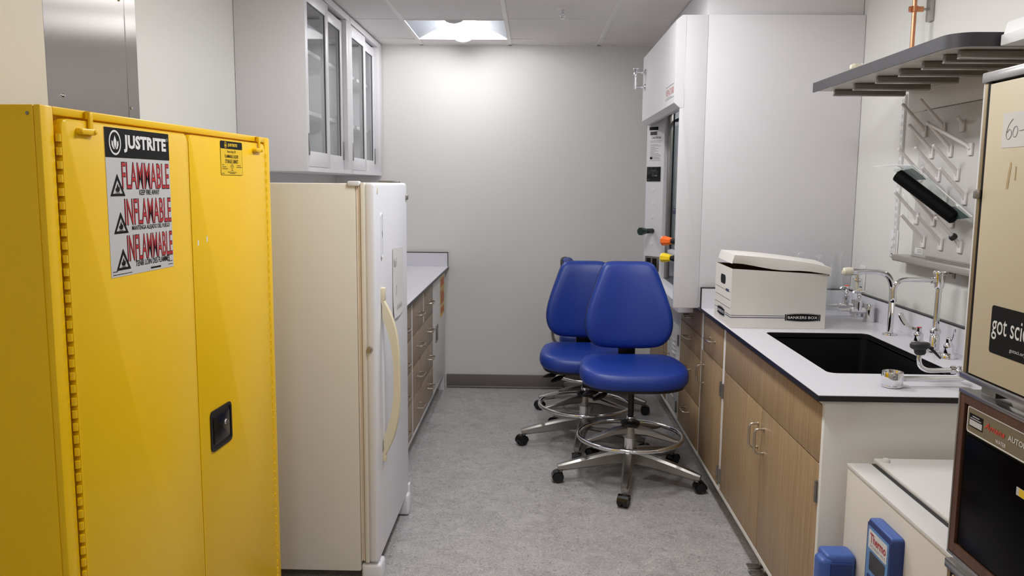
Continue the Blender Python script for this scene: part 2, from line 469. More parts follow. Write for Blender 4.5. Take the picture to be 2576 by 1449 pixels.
# ------------------------------------------------------------------ camera (calibrated from the photograph's vanishing lines)
yaw, pitch, roll, fpx = 0.0269551, 0.1257595, 0.0083814, 2057.52
fw = V((-math.sin(yaw)*math.cos(pitch), math.cos(yaw)*math.cos(pitch), -math.sin(pitch)))
rt = fw.cross(V((0, 0, 1))).normalized(); up = rt.cross(fw)
rt2 = rt*math.cos(roll)+up*math.sin(roll); up2 = -rt*math.sin(roll)+up*math.cos(roll)
cam = bpy.data.cameras.new('camera'); co = bpy.data.objects.new('camera', cam); COL.objects.link(co)
co.matrix_world = Matrix(((rt2.x, up2.x, -fw.x, 0), (rt2.y, up2.y, -fw.y, 0), (rt2.z, up2.z, -fw.z, 1.5), (0, 0, 0, 1)))
cam.sensor_width = 36.0; cam.sensor_fit = 'HORIZONTAL'; cam.lens = 36.0*fpx/2576; cam.clip_start = 0.05
SC.camera = co

# ------------------------------------------------------------------ room shell
struct('floor', box(XL-0.1, XR+0.1, YR-0.1, YB+0.1, -0.08, 0.0), 'floor')
struct('wall_back', box(XL-0.1, XR+0.1, YB, YB+0.1, 0, 2.7), 'wallb')
struct('wall_left', box(XL-0.1, XL, 2.405, YB, 0, 2.7), 'wall')
struct('wall_left', box(XL-0.1, XL+0.012, YR, 2.405, 0, 2.7), 'wallw')
struct('wall_right', box(XR, XR+0.1, YR, YB, 0, 2.7), 'wall')
struct('wall_rear', box(XL-0.1, XR+0.1, YR-0.1, YR, 0, 2.7), 'wall')
b = B()
bx(b, XL+0.8, 0.853, YB-0.012, YB, 0.0, 0.101, bev=0.003)
tube(b, [(XL+0.8, YB-0.014, 0.008), (0.853, YB-0.014, 0.008)], 0.009, n=8)
struct('baseboard_back', b, 'base')

GX = [-1.43, -0.812, -0.187, 0.438, 1.063, 1.55]
GY = [-3.2, -2.63, -1.99, -1.35, -0.71, -0.07, 0.57, 1.21, 1.85, 2.49, 3.13, 3.77, 4.41, 5.05, 5.715, 5.94]
LAMPS = [(1, 13), (2, 10), (2, 8), (1, 4), (3, 4), (2, 1)]      # (tile column, tile row) of the troffers
b = B()
for i in range(len(GX)-1):
    for j in range(len(GY)-1):
        if (i, j) in LAMPS: continue
        bx(b, GX[i]+0.004, GX[i+1]-0.004, GY[j]+0.004, GY[j+1]-0.004, ZC+0.004, ZC+0.02)
bx(b, XL-0.1, XR+0.1, YR-0.1, YB+0.1, ZC+0.14, ZC+0.2)
ceiling = struct('ceiling', b, 'ceil')
b = B()
for x in GX[1:-1]: bx(b, x-0.012, x+0.012, YR, YB, ZC-0.001, ZC+0.012)
for y in GY[1:-1]: bx(b, XL, XR, y-0.008, y+0.008, ZC, ZC+0.012)
bx(b, XL, XR, YB-0.022, YB, ZC-0.001, ZC+0.012)
bx(b, XL, XL+0.022, YR, YB, ZC-0.001, ZC+0.012); bx(b, XR-0.022, XR, YR, YB, ZC-0.001, ZC+0.012)
part('ceiling_grid', b, 'grid', ceiling)

def troffer(i, j, label, group=None, lamp='lamp'):
    x0, x1, y0, y1 = GX[i]+0.014, GX[i+1]-0.014, GY[j]+0.012, GY[j+1]-0.012
    xc = (x0+x1)/2; w = 0.098
    t = thing('ceiling_light', label, 'ceiling light', (xc, (y0+y1)/2, ZC), 0, group)
    b = B(); N = 8
    for sgn in (-1, 1):      # curved wings rising from the edge to the lens
        prof = []
        xe = x0 if sgn < 0 else x1; xi = xc+sgn*w
        for k in range(N+1):
            s = k/N
            prof.append((xe+(xi-xe)*s, ZC+0.004+0.075*math.sin(s*PI/2)))
        for k in range(N):
            quad(b, [(prof[k][0], y0, prof[k][1]), (prof[k+1][0], y0, prof[k+1][1]), (prof[k+1][0], y1, prof[k+1][1]), (prof[k][0], y1, prof[k][1])])
        for y in (y0, y1):   # end plates
            vs = [b.verts.new((p[0], y, p[1])) for p in prof]+[b.verts.new((prof[0][0], y, prof[-1][1]+0.001))]
            b.faces.new(vs)
    bx(b, x0-0.012, x1+0.012, y0-0.01, y1+0.01, ZC+0.09, ZC+0.10)
    part('reflector', b, 'reflector', t)
    b = B()
    for xa, xb, ya, yb in ((x0-0.006, x0, y0-0.006, y1+0.006), (x1, x1+0.006, y0-0.006, y1+0.006), (x0, x1, y0-0.006, y0), (x0, x1, y1, y1+0.006)):
        bx(b, xa, xb, ya, yb, ZC-0.002, ZC+0.09)
    part('frame', b, 'grid', t)
    b = B(); n = 14
    pr = [(xc-w*math.cos(PI*k/n), ZC+0.075-0.095*math.sin(PI*k/n)) for k in range(n+1)]
    ya, yb = y0+0.004, y1-0.004
    lo = [b.verts.new((p[0], ya, p[1])) for p in pr]; hi = [b.verts.new((p[0], yb, p[1])) for p in pr]
    for k in range(n): b.faces.new((lo[k], lo[k+1], hi[k+1], hi[k]))
    f = b.faces.new(lo); f.material_index = 1; f = b.faces.new(hi); f.material_index = 1
    part('diffuser', b, (lamp, 'lampend'), t, label='glowing curved lens')
    return t
troffer(1, 13, 'lit recessed ceiling light just in front of the far wall')
for i, j in LAMPS[1:]:
    troffer(i, j, 'lit recessed ceiling light outside the photo, above or behind the camera', 'ceiling lights out of view', 'lamp2' if j >= 8 else 'lamp3')

t = thing('fire_sprinkler', 'small chrome fire sprinkler hanging from the ceiling tile', 'sprinkler', (0.144, 4.74, ZC))
b = B(); lathe(b, [(0.0, -0.004), (0.026, -0.004), (0.036, -0.001), (0.036, 0.008)], (0.144, 4.74, ZC)); part('escutcheon', b, 'grid', t)
b = B()
cyl(b, (0.144, 4.74, ZC-0.003), (0.144, 4.74, ZC-0.028), 0.008)
for s in (-1, 1): tube(b, [(0.144+s*0.007, 4.74, ZC-0.024), (0.144+s*0.012, 4.74, ZC-0.036), (0.144+s*0.003, 4.74, ZC-0.05)], 0.0022, n=8, smooth=4)
lathe(b, [(0.0, -0.054), (0.013, -0.053), (0.013, -0.050), (0, -0.050)], (0.144, 4.74, ZC)); part('sprinkler_head', b, 'chrome', t)

# ------------------------------------------------------------------ steel panel on the left wall
t = thing('wall_panel', 'brushed stainless steel panel on the left wall above the yellow cabinet', 'wall panel', (XL, 2.69, 0.9))
part('sheet', box(XL+0.001, XL+0.006, 2.414, 2.976, 0.9, 2.47), 'steel', t)
for y0, y1 in ((2.414, 2.513), (2.899, 2.976)):
    part('edge_trim', box(XL+0.0061, XL+0.0075, y0, y1, 0.9, 2.47), 'steel', t)
for y, z in ((2.492, 1.757), (2.911, 1.757), (2.53, 1.66), (2.89, 1.66), (2.862, 2.117), (2.492, 2.3)):
    b = B(); lathe(b, [(0.0, 0.004), (0.0045, 0.0035), (0.006, 0.0)], (XL+0.0085, y, z), (1, 0, 0), n=14); part('screw', b, 'chrome', t)

# ------------------------------------------------------------------ yellow safety cabinet
YC = thing('safety_cabinet', 'tall yellow steel safety cabinet with a large flammable warning sign', 'storage cabinet', (-0.900, 1.489, 0), math.radians(86.64))
W, Hc = 1.095, 1.638
def yp(n, b, m, par=YC, **k): return part(n, b, m, par, local=True, **k)
FY = Fr((0, 0, 0), (1, 0, 0), (0, 0, 1))     # local: faces -y of the cabinet = into the aisle
b = B()
bx(b, 0, W, 0.014, 0.457, 0.05, Hc, bev=0.004)
bx(b, 0, 0.037, 0, 0.014, 0.05, Hc, bev=0.003); bx(b, W-0.036, W, 0, 0.014, 0.05, Hc, bev=0.003)
bx(b, 0.037, W-0.036, 0, 0.014, 1.622, Hc, bev=0.003); bx(b, 0.037, W-0.036, 0, 0.014, 0.05, 0.08, bev=0.003)
yp('body', b, 'yellow')
for x in (0.06, W-0.06):
    for y in (0.06, 0.4): yp('foot', cyl(B(), (x, y, 0), (x, y, 0.05), 0.02), 'black')
def ydoor(x0, x1, sh):
    b = B(); prism(b, FY, rrect(x0, x1, 0.085, 1.617, 0.018, 5), -0.012, 0.006, bev=0.004)
    return yp('door', b, 'yellow')
dl = ydoor(0.049, 0.545, 0); dr = ydoor(0.5495, 1.041, 1)
for x, d, nk in ((0.043, 1, 58), (1.050, -1, 58)):
    b = B()
    bx(b, x-0.001, x+0.001, 0.010, 0.0138, 0.09, 1.597)
    for k in range(nk+1):
        z = 0.1+k*0.0254
        cyl(b, (x, -0.0025, z), (x, -0.0025, z+0.0145), 0.0052, n=12)
    yp('hinge', b, 'yellow')
for x in (0.118, 0.970):
    b = B()
    prism(b, FY, rrect(x-0.026, x+0.03, 1.590, 1.602, 0.005, 4), 0.006, 0.016, bev=0.003)
    bx(b, x+0.012, x+0.024, -0.013, -0.0075, 1.598, 1.634, bev=0.002)
    cyl(b, (x+0.018, -0.006, 1.636), (x+0.018, -0.006, 1.622), 0.006)
    for q in (-0.02, 0.024): lathe(b, [(0, 0.02), (0.004, 0.0185), (0.005, 0.0155)], (x+q, 0, 1.596), (0, -1, 0), n=12)
    yp('latch', b, 'yellow')
b = B(); lathe(b, [(0, 0.002), (0.003, 0.0015), (0.0035, 0)], (0, 0.025, 1.622), (-1, 0, 0), n=10)
yp('rivet', b, 'steel2')
# paddle handle
b = B(); HP = rrect(0.606, 0.735, 0.779, 0.891, 0.014, 6)
ring_poly(b, FY, HP, rrect(0.614, 0.727, 0.787, 0.883, 0.009, 6), 0.005, 0.0095)
prism(b, FY, rrect(0.614, 0.727, 0.787, 0.883, 0.009, 6), 0.005, 0.0072)
hd = yp('handle_bezel', b, 'black', dr, label='black recessed paddle handle')
b = B(); prism(b, FY, rrect(0.622, 0.720, 0.797, 0.872, 0.006, 4), 0.0068, 0.010, bev=0.002); yp('handle', b, 'blackg', dr, label='black paddle')
b = B(); lathe(b, [(0, 0.0135), (0.007, 0.013), (0.0085, 0.0105), (0.0085, 0.009)], (0.694, 0, 0.842), (0, -1, 0), n=20); yp('lock', b, 'chrome', dr)
# big warning sign: x .197-.459, z 1.2985-1.611
SG = Fr((0.1865, -0.0062, 1.2985), (1, 0, 0), (0, 0, 1)); sw, sh = 0.262, 0.3125
b = B(); fbox(b, SG, 0, sw, 0, sh, 0, 0.0006); fbox(b, SG, 0, sw, sh*0.803, sh, 0.0007, 0.0009, mi=1)
sign = yp('warning_sign', b, ('sticker', 'ink'), dl, label='silver and black flammable warning sign')
def sv(v): return sh*(1-v)
b = B()
for s, u0, u1, v0, v1 in (('FLAMMABLE', .22, .975, .227, .404), ('INFLAMABLE', .237, .985, .478, .652), ('INFLAMMABLE', .25, .985, .729, .902)):
    text(b, s, SG, u0*sw, sv(v1), (u1-u0)*sw, (v1-v0)*sh, 0.0014, bold=0.0, mi=0)
yp('red_lettering', b, 'red', sign)
b = B()
for s, u0, u1, v0, v1 in (('FLAMMABLE', .22, .975, .227, .404), ('INFLAMABLE', .237, .985, .478, .652), ('INFLAMMABLE', .25, .985, .729, .902)):
    text(b, s, SG, u0*sw-0.0012, sv(v1)-0.0016, (u1-u0)*sw+0.0024, (v1-v0)*sh+0.0032, 0.0010, bold=0.018)
for s, u0, u1, v0, v1 in (('KEEP FIRE AWAY', .47, .80, .413, .450), ('MANTENGA ALEJADO DEL FUEGO', .33, .955, .662, .703), ('TENIR LOIN DES FLAMMES', .36, .93, .908, .949)):
    text(b, s, SG, u0*sw, sv(v1), (u1-u0)*sw, (v1-v0)*sh, 0.0012, bold=0.012)
for u0, u1, v0, v1 in ((.04, .255, .305, .455), (.065, .275, .562, .708), (.075, .285, .812, .957)):
    a0, a1, b0, b1 = u0*sw, u1*sw, sv(v1), sv(v0); am = (a0+a1)/2; hh = b1-b0; ww = a1-a0
    o = ((a0, b0), (a1, b0), (am, b1)); k = 0.0065
    ii = ((a0+k*1.45, b0+k*0.8), (a1-k*1.45, b0+k*0.8), (am, b1-k*1.9))
    ring_poly(b, SG, o, ii, 0.001, 0.0012)
    fl = [(0, .2), (-.10, .22), (-.15, .31), (-.12, .42), (-.07, .36), (-.04, .5), (.02, .62), (.04, .5), (.09, .42), (.13, .47), (.15, .32), (.10, .22)]
    fpoly(b, SG, [(am+x*ww*0.95, b0+y*hh*0.92) for x, y in fl][::-1], 0.0012)
    fpoly(b, SG, ((am-ww*.14, b0+hh*.135), (am+ww*.14, b0+hh*.135), (am+ww*.14, b0+hh*.16), (am-ww*.14, b0+hh*.16)), 0.0012)
strokes(b, SG, .60*sw, .77*sw, sv(.985), .004, 0.0011, n=4, seed=3)
strokes(b, SG, .02*sw, .09*sw, sv(.965), .0016, 0.0011, n=2, seed=5); strokes(b, SG, .02*sw, .3*sw, sv(.986), .0014, 0.0011, n=6, seed=6)
strokes(b, SG, .90*sw, .98*sw, sv(.955), .0014, 0.0011, n=2, seed=7); strokes(b, SG, .90*sw, .98*sw, sv(.978), .0014, 0.0011, n=2, seed=8)
yp('black_lettering', b, 'ink', sign)
def flame_logo(b, F, a, z, r, c):
    n = 32
    ring_poly(b, F, [(a+r*.86*math.cos(2*PI*i/n), z+r*math.sin(2*PI*i/n)) for i in range(n)], [(a+r*.72*math.cos(2*PI*i/n), z+r*.84*math.sin(2*PI*i/n)) for i in range(n)], c-0.0001, c)
    for pts in (((0, .58), (-.22, .12), (-.16, -.2), (0, -.48), (.16, -.2), (.22, .12)), ((-.3, .06), (-.48, .18), (-.5, -.2), (-.3, -.5), (-.08, -.54), (-.24, -.22)),
                ((.3, .06), (.48, .18), (.5, -.2), (.3, -.5), (.08, -.54), (.24, -.22))):
        fpoly(b, F, [(a+x*r, z+y*r) for x, y in pts], c)
b = B()
flame_logo(b, SG, .14*sw, sv(.098), .026, 0.0014)
text(b, 'JUSTRITE', SG, .265*sw, sv(.160), .68*sw, .122*sh, 0.0014, bold=0.045, spacing=1.05)
n = 16; ring_poly(b, SG, [(.968*sw+.003*math.cos(2*PI*i/n), sv(.045)+.0034*math.sin(2*PI*i/n)) for i in range(n)], [(.968*sw+.0022*math.cos(2*PI*i/n), sv(.045)+.0026*math.sin(2*PI*i/n)) for i in range(n)], .0013, .0014)
yp('white_lettering', b, 'white_ink', sign)
# small yellow label
LB = Fr((0.7275, -0.0062, 1.5195), (1, 0, 0), (0, 0, 1)); lw_, lh = 0.142, 0.0925
b = B(); ring_poly(b, LB, rrect(0, lw_, 0, lh, .005, 4), rrect(.0007, lw_-.0007, .0007, lh-.0007, .0045, 4), 0, .0008, mi=1)
prism(b, LB, rrect(0.0005, lw_-.0005, 0.0005, lh-.0005, .005, 4), 0, 0.0006); prism(b, LB, rrect(0, lw_, lh*.775, lh, .005, 4), .0007, .0009, mi=1)
lab = yp('label', b, ('ylabel', 'ink'), dr, label='small yellow and black data label')
b = B()
text(b, 'Sure-Grip EX', LB, .042, .0595, .056, .0085, .001, bold=.01)
text(b, 'FLAMMABLE LIQUID', LB, .026, .0455, .088, .0105, .001, bold=.012)
text(b, 'STORAGE CABINET', LB, .028, .0325, .084, .0105, .001, bold=.012)
ring_poly(b, LB, ((.071, .0165), (.082, .024), (.071, .0315), (.060, .024)), ((.071, .0178), (.080, .024), (.071, .0302), (.062, .024)), .0009, .001)
text(b, 'FM', LB, .068, .0225, .006, .004, .001)
for a0, a1, z, sd in ((.008, .02, .027, 1), (.008, .034, .0215, 2), (.008, .042, .0165, 3), (.104, .13, .0265, 4), (.1, .136, .0215, 5), (.064, .078, .0128, 6), (.042, .1, .0075, 7), (.056, .09, .004, 8), (.006, .02, .004, 9)):
    strokes(b, LB, a0, a1, z, .0014, .001, n=4, seed=sd)
yp('black_lettering', b, 'ink', lab)
b = B(); flame_logo(b, LB, .032, lh*.885, .0088, .0011); text(b, 'JUSTRITE', LB, .046, lh*.825, .062, .0105, .0011, bold=.04); yp('yellow_lettering', b, 'ylabel', lab)
b = B()
for x, z, r in ((0.580, 1.345, .006), (0.630, 1.352, .006)):
    fpoly(b, Fr((x, -0.0063, z), (1, 0, 0), (0, 0, 1)), [(-.003, -.008), (.003, -.006), (.004, .003), (.001, .009), (-.003, .005)])
yp('paint_chip', b, 'white_ink', dr)

# ------------------------------------------------------------------ upright freezer with a lock, left
FR = thing('refrigerator', 'tall aged cream upright refrigerator with a yellowed handle and door lock', 'refrigerator', (-0.92, 3.25, 0))
b = B(); bx(b, -1.27, -0.633, 2.885, 3.605, 0.06, 1.5, bev=0.006); part('body', b, ['fridge'], FR)
b = B(); bx(b, -0.633, -0.616, 2.893, 3.598, 0.10, 1.488, bev=0.003)
for k, (x, w) in enumerate(((-0.6295, .004), (-0.621, .005))): bx(b, x-w/2, x+w/2, 2.889, 3.601, 0.098, 1.492, bev=.0015)
part('door_gasket', b, 'gasket', FR, label='yellowed door gasket')
b = B(); bx(b, -0.616, -0.600, 2.882, 3.612, 0.095, 1.503, bev=0.004); dband = part('door_edge', b, 'fridge', FR, label='cream door edge')
b = B(); bx(b, -0.602, -0.565, 2.882, 3.612, 0.095, 1.503, bev=0.012, seg=3); door = part('door', b, 'fridgew', FR, label='white door front')
# handle: bowed ivory bar with a curved web
b = B(); n = 24; YH = 2.992
out, inn = [], []
for k in range(n+1):
    s = k/n; z = 1.075+(0.475-1.075)*s
    bow = (1-abs(2*s-1)**3.2)
    out.append((-0.561+0.058*bow+0.006, z)); 
    inn.append((-0.561+max(0.0, 0.040*(1-abs(2*s-1)**2.4*1.9)), z))
lo = []
for (xo, z), (xi, _) in zip(out, inn):
    xi = min(xi, xo-0.012)
    lo.append([b.verts.new((xi, YH-.011, z)), b.verts.new((xo-.004, YH-.013, z)), b.verts.new((xo, YH-.006, z)), b.verts.new((xo, YH+.006, z)), b.verts.new((xo-.004, YH+.013, z)), b.verts.new((xi, YH+.011, z))])
for p, q in zip(lo, lo[1:]):
    for j in range(6): b.faces.new((p[j], p[(j+1) % 6], q[(j+1) % 6], q[j]))
b.faces.new(lo[0]); b.faces.new(lo[-1][::-1])
bx(b, -0.566, -0.550, YH-.013, YH+.013, 1.07, 1.118, bev=.004); bx(b, -0.566, -0.552, YH-.011, YH+.011, 0.452, 0.48, bev=.004)
part('handle', b, 'ivory', door, label='yellowed bowed handle')
b = B(); tube(b, [(-.5645, YH+.022, 1.06), (-.5645, YH+.022, .49)], .003, n=8); part('groove_trim', b, 'fridgew', door)
b = B(); lathe(b, [(0, .010), (.005, .010), (.006, .006), (.010, .006), (.012, .0)], (-.589, 2.882, .905), (0, -1, 0), n=20)
lk = part('lock', b, 'nickel', door, label='round key lock')
# control strip
FC = FL(-.565, 2.985, 1.225)
b = B(); ring_poly(b, FC, rrect(0, .03, 0, .168, .013, 6), rrect(.006, .024, .006, .162, .008, 6), 0, .005); prism(b, FC, rrect(.006, .024, .006, .162, .008, 6), 0, .0015)
cs = part('control_strip', b, 'fridgew', door)
b = B(); lathe(b, [(0, .004), (.006, .003), (.007, .0)], (-.564, 3.0, 1.318), (1, 0, 0), n=16); part('dial', b, 'hinge', cs) if False else b.free()
b = B(); prism(b, FC, [(.0155+.0055*math.cos(2*PI*i/16), .09+.012*math.sin(2*PI*i/16)) for i in range(16)], .0014, .004)
for k in range(5): fbox(b, FC, .012, .018, .03+k*.011 if k < 2 else .1+k*.011, .031+k*.011 if k < 2 else .101+k*.011, .0014, .0018)
strokes(b, FC, .0125, .0175, .06, .0012, .0018, n=2, seed=3)
part('indicator', b, 'hinge', door, label='dark indicator')
b = B(); bx(b, -0.66, -0.617, 2.876, 2.91, 1.49, 1.508, bev=.005); part('corner_cap', b, 'fridgew', FR)
b = B(); bx(b, -0.68, -0.59, 3.54, 3.60, 1.503, 1.512, bev=.003); bx(b, -0.62, -0.585, 3.42, 3.55, 1.504, 1.509, bev=.002); part('hinge', b, 'hinge', FR, label='grey top hinge')
b = B(); prism(b, FL(-.565, 2.933, 1.475), [(.009*math.cos(2*PI*i/14), .013*math.sin(2*PI*i/14)) for i in range(14)], -.001, .002); part('putty_blob', b, 'ivory', door)
b = B(); bx(b, -.566, -.556, 3.575, 3.605, 1.43, 1.452, bev=.004); part('clip', b, 'hinge', door)
b = B(); bx(b, -0.633, -0.605, 2.90, 3.60, 0.035, 0.092, bev=.003); part('kick_grille', b, 'base', FR)
for y0, y1, nm in ((2.884, 2.97, 0), (3.545, 3.617, 1)):
    b = B(); bx(b, -0.632, -0.556, y0, y1, 0.004, 0.088 if nm == 0 else 0.1, bev=.012, seg=3)
    if nm == 0:
        for k in range(3): cyl(b, (-.59+.012*k, 2.91+.004*k, .0875), (-.59+.012*k, 2.91+.004*k, .0895), .003, n=8)
    else: bx(b, -0.57, -0.558, 3.585, 3.62, 0.085, 0.135, bev=.003)
    part('foot', b, 'fridgew', FR)
for x in (-1.2,):
    for y in (2.93, 3.56): part('foot', cyl(B(), (x, y, 0), (x, y, .062), .02), 'black', FR)
b = B(); n1 = 10
def pz(s, tt): return V((-.563+.004*math.sin(s*PI)+.03*max(0, tt-.6)**2*(1.2-s), 3.232+.25*s+(.012*(s-.3))*(tt), 1.245-.012*s-tt*(.285-.012*s)))
g = [[b.verts.new(pz(i/n1, j/n1)) for i in range(n1+1)] for j in range(n1+1)]
for j in range(n1):
    for i in range(n1): b.faces.new((g[j][i], g[j][i+1], g[j+1][i+1], g[j+1][i]))
pn = thing('paper_notice', 'white paper notice about food and drink taped to the refrigerator door', 'notice', (-.563, 3.35, .96))
pap = part('sheet', b, 'paper', pn)
PF = FL(-.5605, 3.232, .96)
b = B()
for s, a0, z0, w_, h_ in (('No Food', .012, .205, .115, .036), ('or', .075, .150, .03, .022), ('Drink', .060, .090, .066, .038), ('Lab Use Only', .055, .022, .12, .030)):
    text(b, s, PF, a0, z0, w_, h_, .0008 if s != 'Lab Use Only' else .0045, bold=.0)
part('lettering', b, 'greyink', pn)

# ------------------------------------------------------------------ glass-front wall cabinets
def wall_cab(y0, y1, label):
    X0, X1, z0, z1 = XL+.002, -1.098, 1.556, 2.47
    t = thing('wall_cabinet', label, 'wall cabinet', (XL+.17, (y0+y1)/2, z0), 0, 'glass-front wall cabinets')
    b = B()
    bx(b, X0, X1, y0, y0+.02, z0, z1, bev=.0015); bx(b, X0, X1, y1-.02, y1, z0, z1, bev=.0015)
    bx(b, X0+.0121, X0+.0125, y0+.02, y1-.02, z0+.02, z1-.02)
    bx(b, X0, X1, y0+.02, y1-.02, z0, z0+.02); bx(b, X0, X1, y0+.02, y1-.02, z1-.02, z1)
    bx(b, X0, X0+.012, y0+.02, y1-.02, z0+.02, z1-.02)
    part('body', b, 'hood', t)
    b = B(); FX = -1.098
    bx(b, FX-.035, FX, y0+.02, y1-.02, 2.435, z1-.02); part('top_rail', b, 'hood', t)
    part('bottom_track', box(FX-.035, FX, y0+.02, y1-.02, z0+.02, z0+.022), 'hood', t)
    yi0, yi1 = y0+.022, y1-.10 if y1 < 5.2 else y1-.15
    b = B(); bx(b, X0+.02, FX, yi1+.002, y1-.021, z0+.021, 2.434, bev=.001)
    part('stile', b, 'hood', t)
    ym = (yi0+yi1)/2
    for k in (0, 1):
        a0, a1 = (yi0, ym+.012) if k == 0 else (ym-.012, yi1)
        xf = FX-.003 if k == 0 else FX-.024
        zt, zb = (2.43, 1.58) if k == 0 else (2.418, 1.58)
        F = FL(xf, 0, 0); b = B()
        g0, g1, gb, gt = a0+.033, a1-.055, 1.655, 2.362
        for q in ((a0, g0, zb, zt), (g1, a1, zb, zt), (g0, g1, zb, gb), (g0, g1, gt, zt)):
            fbox(b, F, q[0], q[1], q[2], q[3], -.018, 0, bev=.0012)
        d = part('sliding_door', b, 'hood', t)
        b = B()
        for q in ((g1-.006, g1, gb, gt), (g0, g1, gt-.003, gt)): fbox(b, F, q[0], q[1], q[2], q[3], -.0078, -.0055)
        part('glazing_seal', b, 'rubber', d)
        b = B(); fbox(b, F, g0, g1-.005, gb, gt-.004, -.011, -.008); part('pane', b, 'glass', d)
        b = B(); yh = a0+.013 if k == 0 else a1-.018
        bx(b, xf-.0002, xf+.005, yh-.009, yh+.009, 1.635, 1.74, bev=.002); 
        part('finger_pull', b, 'hinge', d, label='grey finger pull')
        b = B()
    for z in (1.868, 2.172):
        part('shelf', box(X0+.014, FX-.065, y0+.022, y1-.022, z-.02, z, bev=.001), 'hood', t)
    b = B()
    for y in (y0+.10, y1-.10):
        bx(b, X0+.0121, X0+.016, y-.012, y+.012, z0+.03, z1-.03)
    part('shelf_standard', b, 'grid', t)
    return t
wall_cab(3.965, 4.932, 'white wall cabinet with sliding glass doors, the nearer one above the refrigerator')
wall_cab(4.934, 5.925, 'white wall cabinet with sliding glass doors, the farther one against the back wall')

# ------------------------------------------------------------------ left base cabinets
LXF = -0.645
def left_drawers(y0, y1, label, split):
    t = thing('drawer_cabinet', label, 'base cabinet', (-1.04, (y0+y1)/2, 0), 0, 'wood-front drawer cabinets under the left worktop')
    b = B()
    bx(b, -1.43, LXF-.021, y0, y1, .13, .884)
    bx(b, -1.43, LXF-.06, y0, y1, 0, .13)
    bx(b, LXF-.021, LXF-.0005, y0, y0+.022, .13, .884, bev=.001); bx(b, LXF-.021, LXF-.0005, y1-.008, y1, .13, .884, bev=.001)
    bx(b, LXF-.021, LXF-.0005, y0+.022, y1-.008, .13, .148, bev=.001); bx(b, LXF-.021, LXF-.0005, y0+.022, y1-.008, .866, .884)
    part('body', b, 'casew', t)
    F = FL(LXF-.02, 0, 0); ya, yb = y0+.024, y1-.01
    rows = [(.689, .862)] + [(.516, .685), (.345, .512), (.152, .341)]
    for k, (z0, z1) in enumerate(rows):
        if k == 0 and split:
            ym = (ya+yb)/2; cells = [(ya, ym-.02), (ym+.02, yb)]
            b = B(); fbox(b, F, ym-.018, ym+.018, z0, z1+.004, 0, .0192); part('divider', b, 'casew', t)
        else: cells = [(ya, yb)]
        for c0, c1 in cells:
            b = B(); fbox(b, F, c0, c1, z0, z1, 0.0005, .02, bev=.0015); d = part('drawer', b, 'wood2', t)
            hs = [(c0+c1)/2] if (k == 0 and split) or not split else [c0+(c1-c0)*.25, c0+(c1-c0)*.76]
            zc = z0+(z1-z0)*.52
            for hy in hs:
                part('handle', pull(B(), F.at(0, 0, .02), hy-.055, zc, hy+.055, zc), 'nickel', d, label='satin metal pull')
    return t
left_drawers(4.27, 5.17, 'drawer cabinet with grey oak fronts between the refrigerator and the white under-counter cabinet', True)
left_drawers(3.66, 4.265, 'drawer cabinet with grey oak fronts, mostly hidden by the refrigerator', False)
t = thing('under_counter_cabinet', 'white metal under-counter cabinet with a yellow and red warning sticker against the back wall', 'base cabinet', (-1.04, 5.5, 0))
b = B(); bx(b, -1.43, LXF-.018, 5.176, 5.838, .13, .884, bev=.001); bx(b, -1.43, LXF-.06, 5.176, 5.838, 0, .13); bx(b, LXF-.06, LXF-.001, 5.176, 5.838, .13, .15, bev=.001); part('body', b, 'casew', t)
F = FL(LXF-.018, 0, 0)
b = B(); fbox(b, F, 5.18, 5.835, .153, .872, .0005, .018, bev=.0015); d = part('door', b, 'casew', t)
F = FL(LXF, 0, 0)
b = B(); ring_poly(b, F, rrect(5.31, 5.43, .455, .565, .006), rrect(5.325, 5.415, .468, .552, .004), 0, .004); fbox(b, F, 5.33, 5.372, .47, .55, 0, .010, bev=.003); lt = part('latch', b, 'hinge', d, label='grey latch')
b = B(); fbox(b, F, 5.376, 5.412, .47, .55, 0, .0012); part('latch_recess', b, 'ink', d)
b = B(); fbox(b, F, 5.555, 5.825, .58, .86, 0, .0008); st = part('warning_sticker', b, 'warn', d, label='yellow and red warning sticker')
b = B()
for z0, z1, mi in ((.79, .845, 0), (.67, .735, 0), (.60, .645, 0)): 
    for k in range(5): fbox(b, F, 5.60+k*.04, 5.63+k*.04, z0, z1, .0009, .0011)
for k in range(4): fpoly(b, F, [(5.57+.05*k, .735), (5.59+.05*k, .78), (5.61+.05*k, .735)], .0011)
part('sticker_marks', b, 'warnred', st)
single('filler_panel', box(-.70, LXF-.006, 5.853, 5.925, .0, .884), 'casew', 'narrow white filler strip between the stickered white cabinet and the back wall', 'filler panel')
# left worktop
t = thing('worktop', 'white laminate worktop with black edges on the left base cabinets', 'worktop', (-1.03, 4.8, .886))
b = B(); bx(b, -1.434, -.6255, 3.64, 5.935, .8865, .9035, mi=0); bx(b, -1.434, -.6235, 3.64, 5.935, .9036, .905, mi=1)
bx(b, -.6254, -.622, 3.64, 5.935, .8865, .9035)
part('slab', b, ('cedge', 'ctop'), t)
b = B()
bx(b, -1.432, -.631, 5.919, 5.935, .9055, 1.003, mi=1); bx(b, -1.432, -.627, 5.918, 5.936, 1.003, 1.0075, mi=0); bx(b, -.631, -.627, 5.9185, 5.935, .9055, 1.0075, mi=0)
bx(b, -1.434, -1.418, 3.64, 5.918, .9055, 1.006, mi=1)
part('backsplash', b, ('cedge', 'ctop'), t)

